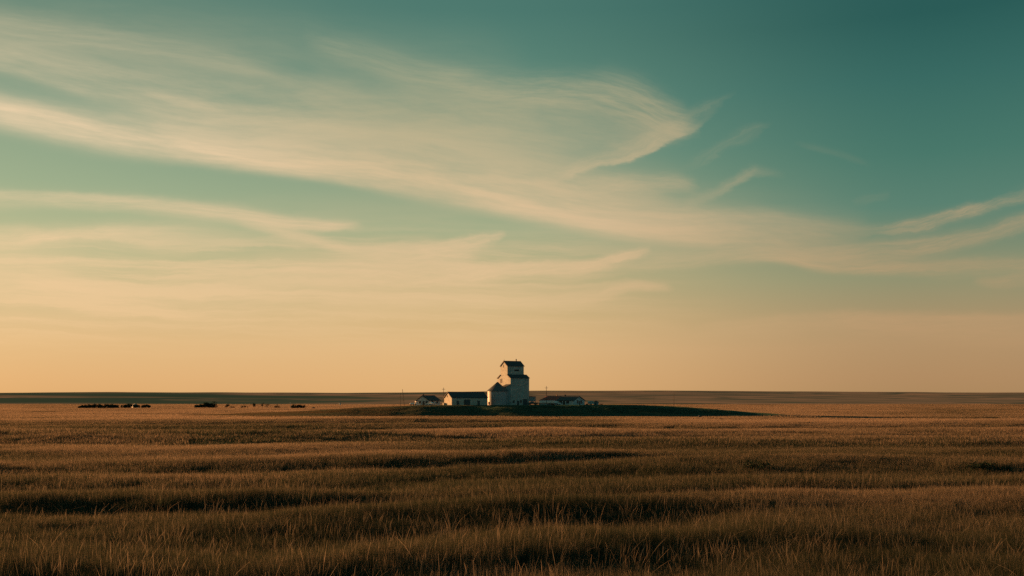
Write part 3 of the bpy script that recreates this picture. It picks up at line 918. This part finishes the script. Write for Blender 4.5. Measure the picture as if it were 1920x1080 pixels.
# ------------------------------------------------------------------ long barn left of the bin
D1 = 498.0
wx, wy = px(847.1, D1), D1
bw, bl, be, br = 8.6, 20.3, 3.75, 6.55
rho = R(-60)
barn = thing('long_barn', 'long white barn with a dark roof and a sunlit gable left of the steel bin', 'barn',
             (wx - bw * math.cos(rho), wy - bw * math.sin(rho), pz(759.6, D1)), rho)
gabled(barn, bw, bl, be, br, BARNW, ROOF, .32)
opening(barn, 'window', '-y', bw * .42, 4.1, .7, .8, TRIM, GLASS, 0.0, bars=False)
opening(barn, 'door', '+x', 3.4, -.05, 1.1, 2.1, TRIM, DOORP, bw)
opening(barn, 'door', '+x', 8.6, -.05, 3.2, 2.7, TRIM, DOORP, bw, partname='sliding_door')
opening(barn, 'door', '+x', 15.2, -.05, 1.2, 2.1, TRIM, DOORP, bw)
MB().box(.3, -1.0, -.6, 1.3, -.02, 1.15).build('feed_box', BARNW, barn)

# ------------------------------------------------------------------ small house at the left end
al = R(-35)
D2 = 540.0
gx = px(740 + 440 / 10.67, D2)
hs = thing('small_farmhouse', 'low dark roofed house with a shaded gable left of the long barn', 'house', (gx, D2, pz(759.3, D2)), al)
gabled(hs, 8.6, 9.6, 2.55, 5.05, HOUSEW, ROOF, .45)
opening(hs, 'window', '-y', 2.4, 1.0, 1.1, 1.1, TRIM, GLASS, 0.0)
opening(hs, 'door', '-y', 4.9, -.05, 1.0, 2.1, TRIM, DOORP, 0.0)
opening(hs, 'window', '-y', 7.0, 1.0, 1.1, 1.1, TRIM, GLASS, 0.0)
opening(hs, 'window', '+x', 3.0, 1.0, 1.2, 1.0, TRIM, GLASS, 8.6)
opening(hs, 'window', '+x', 7.0, 1.0, 1.2, 1.0, TRIM, GLASS, 8.6)
MB().box(3.4, 1.2, 4.2, 3.9, 1.7, 6.0).build('chimney', BRICKC, hs)
MB().tube((4.9, 1.8, 4.6), (4.9, 1.8, 5.9), .1).build('stove_pipe', TRIM, hs)
# privy standing left of it, its white west face in the sun
pv = thing('outhouse', 'narrow white outhouse lit by the sun beside the small left house', 'outhouse', (px(740 + 405 / 10.67, 535), 535, pz(759.2, 535)), R(-52))
pvw = MB().prism([(0, -.5), (1.3, -.5), (1.3, 1.9), (0, 2.3)], 0, 1.2, 'y').build('wall', WHITEP, pv)
MB().slab((-.15, -.15, 2.40), (1.45, -.15, 1.98), (1.45, 1.35, 1.98), (-.15, 1.35, 2.40), .08).build('roof', ROOF, pv)
opening(pv, 'door', '-y', .65, -.02, .6, 1.6, TRIM, DOORP, 0.0)
# propane tank
tk = thing('propane_tank', 'low white propane tank lying at the far left end of the farmyard', 'tank', (px(740 + 352 / 10.67, 536), 536, pz(759.2, 536)), R(-20))
MB().add(*(lambda m: (m.v, m.f))(MB().lathe([(.05, -1.35), (.3, -1.3), (.42, -1.15), (.45, -1.0), (.45, 1.0), (.42, 1.15), (.3, 1.3), (.05, 1.35)], 20))).build('shell', WHITEP, tk, True)
tk.children[0].rotation_euler = (0, R(90), 0); tk.children[0].location = (0, 0, .62)
for s in (-.8, .8):
    MB().box(s - .12, -.35, -.4, s + .12, .35, .24).build('support', TRIM, tk)
MB().lathe([(.14, 1.04), (.14, 1.2), (.05, 1.26)], 12).build('valve_cover', TRIM, tk)


# ------------------------------------------------------------------ vehicles
def wheel(root, x, y, r, w=.24):
    t = MB().lathe([(r * .62, -w / 2), (r * .94, -w / 2), (r, -w * .35), (r, w * .35), (r * .94, w / 2), (r * .62, w / 2)], 20).build('wheel', RUBBER, root)
    t.rotation_euler = (R(90), 0, 0); t.location = (x, y, r)
    MB().lathe([(r * .6, -w * .42), (r * .6, w * .42)], 16).build('rim', RIM, t)
    return t


def vehicle(name, label, cat, loc, rz, outline, cabin, glass, L, W, paintm, wheels, wr, extra=None):
    """outline: lower body profile (x, z); cabin: upper profile; glass: window strips; the body is narrowed at the roof."""
    o = thing(name, label, cat, loc, rz)
    b = MB().prism(outline, -W / 2, W / 2, 'y')
    n = len(cabin); zt = max(z for _, z in cabin); zb = min(z for _, z in cabin)
    vs = []
    for s in (-1, 1):
        for x, z in cabin:
            vs.append((x, s * (W / 2 - .06 - .16 * (z - zb) / (zt - zb)), z))
    b.add(vs, [tuple(range(n)), tuple(range(n, 2 * n))] + [(i, (i + 1) % n, n + (i + 1) % n, n + i) for i in range(n)])
    body = b.build('body', paintm, o)
    for g in glass:
        for s in (-1, 1):
            m_ = MB(); gv = []
            for x, z in g:
                y = (W / 2 - .06 - .16 * (z - zb) / (zt - zb)) * s
                gv += [(x, y + s * .012, z)]
            for x, z in g:
                y = (W / 2 - .06 - .16 * (z - zb) / (zt - zb)) * s
                gv += [(x, y - s * .02, z)]
            k = len(g)
            m_.add(gv, [tuple(range(k)), tuple(range(k, 2 * k))] + [(i, (i + 1) % k, k + (i + 1) % k, k + i) for i in range(k)])
            m_.build('side_window', GLASS, o)
    for x in wheels:
        for s in (-1, 1):
            wheel(o, x, s * (W / 2 - .1), wr)
    xm = max(x for x, _ in outline)
    for s in (-1, 1):
        MB().box(xm - .03, s * (W / 2 - .3) - .14, .72, xm + .02, s * (W / 2 - .3) + .14, .88).build('headlight', LAMPG, o)
    xn = min(x for x, _ in outline)
    MB().box(xn - .05, -W / 2 + .1, .42, xn + .005, W / 2 - .1, .6).build('bumper', RIM, o)
    return o


car_out = [(-2.1, .35), (-1.75, .30), (1.75, .30), (2.1, .38), (2.15, .62), (2.0, .80), (1.05, .93), (-1.75, .95), (-2.1, .86)]
car_cab = [(-1.75, .93), (1.02, .91), (.35, 1.38), (-.05, 1.45), (-.95, 1.44), (-1.45, 1.20)]
car_gl = [[(-1.4, .98), (-.55, .98), (-.55, 1.36), (-.92, 1.36), (-1.3, 1.16)], [(-.45, .98), (.75, .98), (.28, 1.32), (-.02, 1.37), (-.45, 1.37)]]
pick_out = [(-2.6, .45), (2.4, .42), (2.65, .5), (2.7, .85), (2.55, 1.02), (1.25, 1.10), (-.4, 1.12), (-.4, 1.10), (-2.6, 1.10)]
pick_cab = [(-.45, 1.10), (1.3, 1.09), (.75, 1.68), (.5, 1.76), (-.3, 1.76), (-.45, 1.65)]
pick_gl = [[(-.3, 1.16), (.25, 1.16), (.25, 1.66), (-.3, 1.66)], [(.35, 1.16), (1.05, 1.15), (.68, 1.62), (.35, 1.66)]]

D3 = 530.0
vehicle('parked_car', 'small white car parked in the sun in front of the small left house', 'car', (px(740 + 706 / 10.67, D3), D3, pz(759.0, D3)), R(138),
        car_out, car_cab, car_gl, 4.2, 1.75, WHITEP, (-1.3, 1.35), .32)
vehicle('pickup_truck', 'dark pickup truck parked beneath the raised shed right of the elevator', 'pickup', (px(998.3, 517), 517, pz(759.0, 517)), R(200),
        pick_out, pick_cab, pick_gl, 5.3, 1.9, GREYP, (-1.65, 1.65), .4)
vehicle('white_pickup', 'white pickup catching the sun between the long trailer and the farmhouse', 'pickup', (px(980 + 662 / 10.67, 508), 508, pz(759.2, 508)), R(143),
        pick_out, pick_cab, pick_gl, 5.3, 1.9, WHITEP, (-1.65, 1.65), .4)
# long livestock trailer with its west side in the sun
tr = thing('livestock_trailer', 'long white box trailer with a sunlit side below the red roofed house', 'trailer', (px(980 + 512 / 10.67, 508), 508, pz(759.2, 508)), R(152))
TL = 8.6
MB().prism([(-1.15, .95), (1.15, .95), (1.15, 1.95), (.9, 2.12), (-.9, 2.12), (-1.15, 1.95)], -TL / 2, TL / 2, 'x').build('body', WHITEP, tr)
sg = MB()
for s in (-1, 1):
    for k in range(3):
        sg.box(-TL / 2 + .3, s * 1.15 - .012, 1.25 + k * .2, TL / 2 - .3, s * 1.15 + .012, 1.31 + k * .2)
sg.build('side_vent', LOUVRE, tr)
MB().box(-TL / 2, -.95, .62, TL / 2 + 1.2, .95, .945).build('chassis', GREYP, tr)
for x in (-1.1, -.2):
    for s in (-1, 1):
        wheel(tr, x, s * 1.0, .38)
MB().tube((TL / 2 + 1.0, 0, -.3), (TL / 2 + 1.0, 0, .7), .06).build('jack', RIM, tr)

# ------------------------------------------------------------------ houses on the right
ps = R(56)
D4 = 514.0
W4 = 11.6
gxr = px(980 + 1240 / 10.67, D4 + 6.4)
hb = thing('farmhouse', 'white farmhouse with dark roof and pale gable right of the elevator', 'house', (gxr - W4 * math.cos(ps), D4 + 6.4 - W4 * math.sin(ps), pz(759.2, D4)), ps)
gabled(hb, W4, 9.9, 2.3, 4.45, HOUSEW, ROOF, .4)
opening(hb, 'window', '-y', 4.4, .9, 1.3, 1.3, TRIM, GLASS, 0.0)
opening(hb, 'window', '-y', 8.2, .9, 1.3, 1.3, TRIM, GLASS, 0.0)
opening(hb, 'door', '-y', 6.4, -.05, .95, 2.05, TRIM, DOORP, 0.0)
for a in (3.4, 7.6):
    opening(hb, 'window', '-x', a, .9, 1.5, 1.2, TRIM, GLASS, 0.0)
opening(hb, 'door', '-x', 5.6, -.05, 1.0, 2.05, TRIM, DOORP, 0.0)
MB().box(W4 / 2 - .3, 8.0, 4.0, W4 / 2 + .3, 8.6, 5.35).build('chimney', BRICKC, hb)
MB().tube((W4 / 2 + .1, 1.0, 4.4), (W4 / 2 + .1, 1.0, 6.1), .06, .05).build('aerial_mast', TRIM, hb)
D5 = 522.0
ha = thing('red_roofed_house', 'low house with a hipped dull red roof behind the white trailer', 'house', (px(1024.6, D5), D5, pz(759.2, D5)), GRID)
LA, WA, EA, RA = 15.5, 7.0, 2.3, 4.6
MB().box(0, 0, -1.5, LA, WA, EA).build('wall', HOUSEW, ha)
o5 = .45; hz = (RA - EA) / (WA / 2); zE = EA - hz * o5 + .16
rr = MB()
rr.add([(-o5, -o5, zE), (LA + o5, -o5, zE), (LA + o5, WA + o5, zE), (-o5, WA + o5, zE), (2.6, WA / 2, RA + .16), (LA - 2.6, WA / 2, RA + .16)],
       [(0, 1, 5, 4), (1, 2, 5), (2, 3, 4, 5), (3, 0, 4), (3, 2, 1, 0)])
rr.build('roof', REDROOF, ha)
for a in (2.5, 6.0):
    opening(ha, 'window', '-y', a, .9, 1.2, 1.1, TRIM, GLASS, 0.0)
opening(ha, 'door', '-y', 4.2, -.05, 1.0, 2.0, TRIM, DOORP, 0.0)
MB().box(8.4, WA / 2 - .3, 4.2, 8.9, WA / 2 + .3, 5.4).build('chimney', BRICKC, ha)

# caravan and little shed right of the farmhouse
cv = thing('caravan', 'small pale green caravan parked just right of the farmhouse', 'caravan', (px(980 + 1362 / 10.67, 512), 512, pz(759.0, 512)), R(15))
MB().prism([(-1.35, .5), (1.3, .5), (1.4, 1.0), (1.25, 1.75), (.9, 1.95), (-1.0, 1.95), (-1.35, 1.6)], -.95, .95, 'y').build('body', TEALP, cv)
for x, w_ in ((-.6, .7), (.55, .6)):
    wv_ = MB().box(x - w_ / 2, -.975, 1.15, x + w_ / 2, -.93, 1.55).build('window', GLASS, cv)
for s in (-1, 1):
    wheel(cv, 0, s * .9, .32, .2)
MB().tube((1.35, 0, .55), (2.3, 0, .45), .05).build('tow_bar', RIM, cv)
sd = thing('garden_shed', 'tiny dark roofed shed standing right of the pale caravan', 'shed', (px(980 + 1420 / 10.67, 515), 515, pz(759.0, 515)), R(-20))
gabled(sd, 2.0, 2.4, 1.2, 1.95, DARKW, ROOF, .15)
opening(sd, 'door', '-y', 1.0, -.05, .7, 1.1, TRIM, DOORP, 0.0)


# ------------------------------------------------------------------ poles, posts, drums
def pole(name, label, X, depth, Ybase, h, arm=True, lean=(0, 0), r=.15, m=None, grp=None):
    x, y = px(X, depth), depth
    o = thing(name, label, 'pole', (x, y, pz(Ybase, depth)), 0, grp)
    top = (lean[0] * h, lean[1] * h, h)
    MB().tube((0, 0, -1.2), top, r, r * .7).build('post', m or WOOD, o)
    if arm:
        ca = MB().box(-.85, -.055, -.055, .85, .055, .055).build('crossarm', m or WOOD, o)
        ca.location = (top[0] * .9, top[1] * .9 - .16, h * .9); ca.rotation_euler = (0, 0, R(20))
        for s in (-.75, -.3, .3, .75):
            MB().lathe([(.05, .07), (.07, .14), (.04, .26)], 8, s, 0).build('insulator', LAMPG, ca)
    return o


pole('utility_pole', 'weathered pole leaning left beside a shorter upright post', 758.2, 505, 759.4, 8.0, False, (-.126, 0), .13)
pole('wooden_post', 'short upright bare post beside the leaning utility pole', 750.6, 508, 759.4, 5.9, False, (0, 0), .12)
pole('utility_pole', 'utility pole rising at the sunlit gable of the long barn', 831.7, 510, 759.4, 8.9, True, (0, 0), .15)
pole('utility_pole', 'tall utility pole with a crossarm in front of the red roofed house', 1024.5, 505, 759.4, 9.6, True, (0, 0), .14)
pole('utility_pole', 'lone dark pole out past the right slope of the mound', 1263.5, 560, 762.5, 7.5, False, (0, 0), .14)
pole('utility_pole', 'faint distant pole left of the lone dark pole', 1226, 760, 762, 8.6, True, (0, 0), .12)
x_, y_ = px(544.5, 960), 960
mk = thing('marker_post', 'thin white marker mast standing out on the far left field', 'post', (x_, y_, hgt(x_, y_)), 0)
MB().tube((0, 0, -1), (0, 0, 5.9), .20, .15).build('shaft', PALEWOOD, mk)
MB().lathe([(.2, 5.9), (.18, 6.0), (.05, 6.15)], 12).build('cap', PALEWOOD, mk)
x_, y_ = px(637.5, 1480), 1480
fb = thing('distant_bin', 'tiny pale steel bin far off on the plain', 'grain bin', (x_, y_, hgt(x_, y_)), 0)
MB().lathe([(1.15, -1), (1.15, 3.6)], 20).build('wall', PALEWOOD, fb)
MB().lathe([(1.3, 3.55), (.2, 4.6), (.05, 4.65)], 20).build('roof', STEELROOF, fb)
fp = None
for k, (X, h) in enumerate(((1008.2, 1.15), (1011.2, 1.0), (1013.4, 1.05), (1016.2, 1.1), (1019.5, 1.0))):
    d = 507 + (k % 2) * .6
    o = MB().tube((0, 0, -.6), (.03 * (k - 2), 0, h), .1, .08).lathe([(.1, h), (.06, h + .05)], 8, .03 * (k - 2), 0).build('fence_post', WOOD)
    o.location = (px(X, d), d, pz(759.0, d))
    tag(o, 'short grey wooden fence post in the row between elevator and red roofed house', 'fence post', 'fence posts by the elevator')
for k, (X, lab) in enumerate(((1003.6, 'rusty drum nearest the dark pickup, left of the fence posts'), (1005.6, 'rusty drum beside the first wooden fence post'))):
    o = thing('oil_drum', lab, 'drum', (px(X, 509), 509, pz(758.9, 509)), 0, 'rusty drums by the fence')
    dp = [(.27, 0), (.29, .02), (.29, .28), (.31, .3), (.29, .32), (.29, .58), (.31, .6), (.29, .62), (.29, .86), (.27, .88)]
    MB().lathe(dp, 18).build('body', RUST, o); MB().lathe([(.25, .882), (.25, .9)], 16).build('lid', RUST, o)


def boulder(X, depth, r, label):
    import bmesh
    bm = bmesh.new(); bmesh.ops.create_icosphere(bm, subdivisions=3, radius=1.0)
    for v in bm.verts:
        n = v.co.copy()
        k = 1 + .35 * float(fbm(np.array([n.x * 1.7 + X]), np.array([n.y * 1.7 + n.z * 2.3]), 91, 3)[0])
        v.co = Vector((n.x * r * k, n.y * r * .8 * k, n.z * r * .6 * k))
    me = bpy.data.meshes.new('boulder'); bm.to_mesh(me); bm.free(); me.materials.append(ROCK)
    o = link('boulder', me); x, y = px(X, depth), depth
    o.location = (x, y, hgt(x, y) + r * .45); tag(o, label, 'boulder')


boulder(588, 905, 1.4, 'small dark boulder on the far field right of the white mast')
boulder(1312, 440, .8, 'small dark boulder in the golden field before the dark mound')


# ------------------------------------------------------------------ trees and bushes
def leaf_shader(c):
    def b(N):
        rn = N.new('ShaderNodeAttribute', attribute_name='rnd').outputs['Fac']
        col = N.mix(rn, (c[0] * .6, c[1] * .6, c[2] * .6, 1), (c[0] * 1.4, c[1] * 1.3, c[2] * 1.2, 1))
        d = N.new('ShaderNodeBsdfDiffuse'); N.put(d.inputs[0], col)
        t = N.new('ShaderNodeBsdfTranslucent'); N.put(t.inputs[0], col)
        ms = N.new('ShaderNodeMixShader'); ms.inputs[0].default_value = .12
        N.put(ms.inputs[1], d.outputs[0]); N.put(ms.inputs[2], t.outputs[0])
        return ms.outputs[0]
    return mat_base('leaves', b)


LEAF = leaf_shader((.030, .044, .028))
LEAFD = leaf_shader((.032, .038, .024))


def crown_mesh(seed, w, h, n, leaf, base, clumps=7):
    rng = np.random.default_rng(seed)
    cc = np.stack([rng.normal(0, .26 * w, clumps), rng.normal(0, .22 * w, clumps), base + (h - base) * rng.uniform(.22, .70, clumps)], -1)
    cr_ = rng.uniform(.26, .42, clumps) * min(w, h)
    k = rng.integers(0, clumps, n)
    d = rng.normal(0, 1, (n, 3)); d /= np.linalg.norm(d, axis=1)[:, None]
    rad_ = cr_[k] * rng.uniform(.35, 1.08, n) ** .6
    p = cc[k] + d * rad_[:, None] * np.array([1.15, 1.1, 1.0])
    p[:, 2] = np.maximum(p[:, 2], .12)
    a = rng.normal(0, 1, (n, 3)); a /= np.linalg.norm(a, axis=1)[:, None]
    b = np.cross(a, d); b /= np.linalg.norm(b, axis=1)[:, None] + 1e-6
    s = leaf * rng.uniform(.6, 1.4, n)[:, None]
    v = np.stack([p - a * s, p + b * s * .55, p + a * s, p - b * s * .55], 1).reshape(-1, 3)
    me = np_mesh('crown', v, np.arange(4 * n).reshape(n, 4))
    t = me.attributes.new('rnd', 'FLOAT', 'POINT'); t.data.foreach_set('value', np.repeat(rng.random(n), 4).astype(np.float32))
    return me, cc


def plant(name, cat, label, X, depth, w, h, seed, n=420, leaf=.34, base=.0, trunk=True, m=None, group=None, sink=.1):
    x, y = px(X, depth), depth
    o = thing(name, label, cat, (x, y, hgt(x, y) - sink), 0, group)
    me, cc = crown_mesh(seed, w, h, n, leaf, base)
    me.materials.append(m or LEAF); link('crown', me, o)
    if trunk:
        t = MB().tube((0, 0, -.5), (.05, 0, h * .45), .05 * h, .03 * h, 7)
        for c in cc[:5]:
            t.tube((.04, 0, h * .3), tuple(c), .022 * h, .008 * h, 5)
        t.build('trunk', WOOD, o)
    return o


GRP1 = 'dark bushes in the far left hedgerow'
specs = [(a_, b_, c_ * 1.12) for a_, b_, c_ in ((152, 5.2, 2.9), (161, 6.0, 3.3), (171, 6.2, 3.6), (181, 6.4, 3.9), (191, 6.2, 3.5), (201, 6.2, 3.8), (209, 5.6, 3.3), (216, 5.6, 3.2))]
for k, (X, w_, h_) in enumerate(specs):
    plant('bush', 'bush', 'dark green bush in the unbroken hedgerow at the far left', X, 950 + (k % 2) * 3, w_ * 1.45, h_, 200 + k, 900, .42, group=GRP1)
pos_words = [(236, 4.6, 3.2, 'dark bush at the left end of the grove around the tiny white house'), (243, 5.2, 3.9, 'tallest dark bush left of the tiny white house'),
             (256, 3.6, 3.0, 'dark bush directly in front of the tiny white house'), (267, 5.0, 3.2, 'dark bush just right of the tiny white house'), (277, 5.4, 3.1, 'dark bush at the right end of the grove around the tiny white house')]
for k, (X, w_, h_, lb) in enumerate(pos_words):
    plant('bush', 'bush', lb, X, 948 + (k % 2) * 3, w_ * 1.35, h_ * 1.12, 230 + k, 800, .42)
th_ = thing('distant_house', 'tiny pale house hidden among dark bushes on the far left', 'house', (px(249.5, 956), 956, hgt(px(249.5, 956), 956)), R(35))
gabled(th_, 4.6, 5.5, 2.8, 4.2, PALEWOOD, ROOF, .2)
opening(th_, 'window', '-y', 2.3, 1.4, 1.0, 1.1, TRIM, GLASS, 0.0)
for k, (X, w_, h_) in enumerate(((369, 4.6, 3.0), (376, 5.2, 4.0), (384, 5.6, 4.8), (392, 5.6, 5.2), (399, 5.0, 5.5))):
    plant('tree', 'tree', 'dense dark tree in the wedge shaped clump rising to the right', X, 965 + (k % 2) * 3, w_ * 1.3, h_ * 1.2, 260 + k, 900, .42, .1, group='trees in the wedge shaped clump')
for k, (X, w_, h_, lb, nm) in enumerate([
        (426, 3.2, 3.4, 'small lone tree right of the wedge shaped clump', 'tree'), (434, 6.0, 1.4, 'low scrubby bush just right of the small lone tree', 'bush'),
        (459, 6.5, 2.0, 'low bush at the left foot of the two tall slender trees', 'bush'), (476, 3.6, 5.2, 'tall slender tree, fuller of the two slender ones', 'tree'),
        (491.5, 2.8, 5.0, 'thin sparse slender tree with see-through crown', 'tree'), (501.5, 4.6, 4.2, 'round bushy tree right of the thin sparse tree', 'tree'),
        (517, 5.6, 2.8, 'low rounded bush right of the round bushy tree', 'bush')]):
    n_ = 150 if 'sparse' in lb else 330
    plant(nm, nm, lb, X, 975 + (k % 3) * 2, w_, h_ * 1.35, 280 + k, n_, .32, .2 if nm == 'bush' else .9, m=LEAFD)
for k, (X, w_, h_) in enumerate(((551, 5.2, 2.2), (558, 5.6, 2.9), (565, 5.2, 2.5))):
    plant('bush', 'bush', 'dark rounded bush in the small clump right of the white mast', X, 968 + k, w_ * 1.3, h_ * 1.5, 300 + k, 700, .4, group='bushes right of the white mast')
plant('bush', 'bush', 'small dark bush between the farmhouse and the caravan', 980 + 1282 / 10.67, 513, 1.5, 1.2, 320, 260, .13, sink=.1)
plant('bush', 'bush', 'low dark bush at the right end of the farmyard', 980 + 1585 / 10.67, 514, 2.2, 1.0, 321, 260, .13, sink=.1)
# two dark leaf clumps standing in for shaded hollows in the right-hand grass
for X, Y, w_, lb in ((1424, 868, 1.9, 'dark low leaf clump standing in for a shaded hollow in the grass, the bigger one right of centre'), (1850, 868, 1.7, 'dark low leaf clump standing in for a shaded hollow in the grass near the right edge')):
    d = 60.0
    for _ in range(60):
        d = .5 * d + .5 * (CAMZ - hgt(px(X, d), d) - .6) * F / (Y - HZ)
    plant('shade_clump', 'shaded hollow', lb, X, d, w_, .95, int(X), 700, .07, trunk=False)


# ------------------------------------------------------------------ darker grass of the mound
def mound_grass():
    gx_, gy_ = np.meshgrid(np.arange(-160, 165, 3.2), np.arange(415, 600, 3.2))
    x = gx_.ravel() + (RNG.random(gx_.size) - .5) * 3; y = gy_.ravel() + (RNG.random(gx_.size) - .5) * 3
    k = mound(x, y) > .15
    x, y = x[k], y[k]
    z = height(x, y)
    ti = np.clip(np.interp(x, [-120, -60, -25, 40], [.95, .78, .36, -.05]) + .7 * fbm(x / 30, y / 6, 77, 3) + .25 * sstep(492, 505, y), 0, 1)
    hh = np.interp(x, [-100, -30], [.5, .38]) * (1 + .5 * fbm(x / 10, y / 6, 78, 2))
    hh = hh * np.where(y > 497, .55, 1.0)
    scl = np.stack([np.ones_like(hh), np.ones_like(hh), hh], -1)
    rr_ = np.random.default_rng(5)
    scatter_object('mound_grass', 'short dark green grass on the shaded mound below the buildings', [patch(rr_, 5.2, 1300, .5, 1.0, .07, 2, .2) for _ in range(4)],
                   np.stack([x, y, z - .02], -1), normals(x, y, 1.5), RNG.normal(0, 1.0, len(x)), scl, ti, MOUNDG)


mound_grass()


# ------------------------------------------------------------------ camera, sun, render settings
def finish():
    sc = bpy.context.scene
    cam = bpy.data.cameras.new('camera'); co = bpy.data.objects.new('camera', cam); C.objects.link(co)
    cam.lens = 35; cam.sensor_width = 36
    cam.shift_y = (HZ - 540) / 1920.0
    co.location = (0, 0, CAMZ); co.rotation_euler = (R(90), 0, 0)
    cam.clip_start = 0.3; cam.clip_end = 30000
    sc.camera = co
    sl = bpy.data.lights.new('sun', 'SUN'); so = bpy.data.objects.new('sun', sl); C.objects.link(so)
    sl.energy = 5.0; sl.angle = R(0.6); sl.color = (1.0, .47, .175)
    so.rotation_euler = SUN_DIR.to_track_quat('Z', 'Y').to_euler()
    so.location = (-200, 200, 120)
    sc.render.engine = 'CYCLES'
    sc.view_settings.view_transform = 'Standard'; sc.view_settings.look = 'None'
    sc.view_settings.exposure = 1.0; sc.view_settings.gamma = 1.0
    sc.cycles.max_bounces = 4; sc.cycles.diffuse_bounces = 2; sc.cycles.transmission_bounces = 2
    sc.cycles.use_denoising = False      # the fine grass keeps its grain
    sc.cycles.caustics_reflective = False; sc.cycles.caustics_refractive = False


finish()
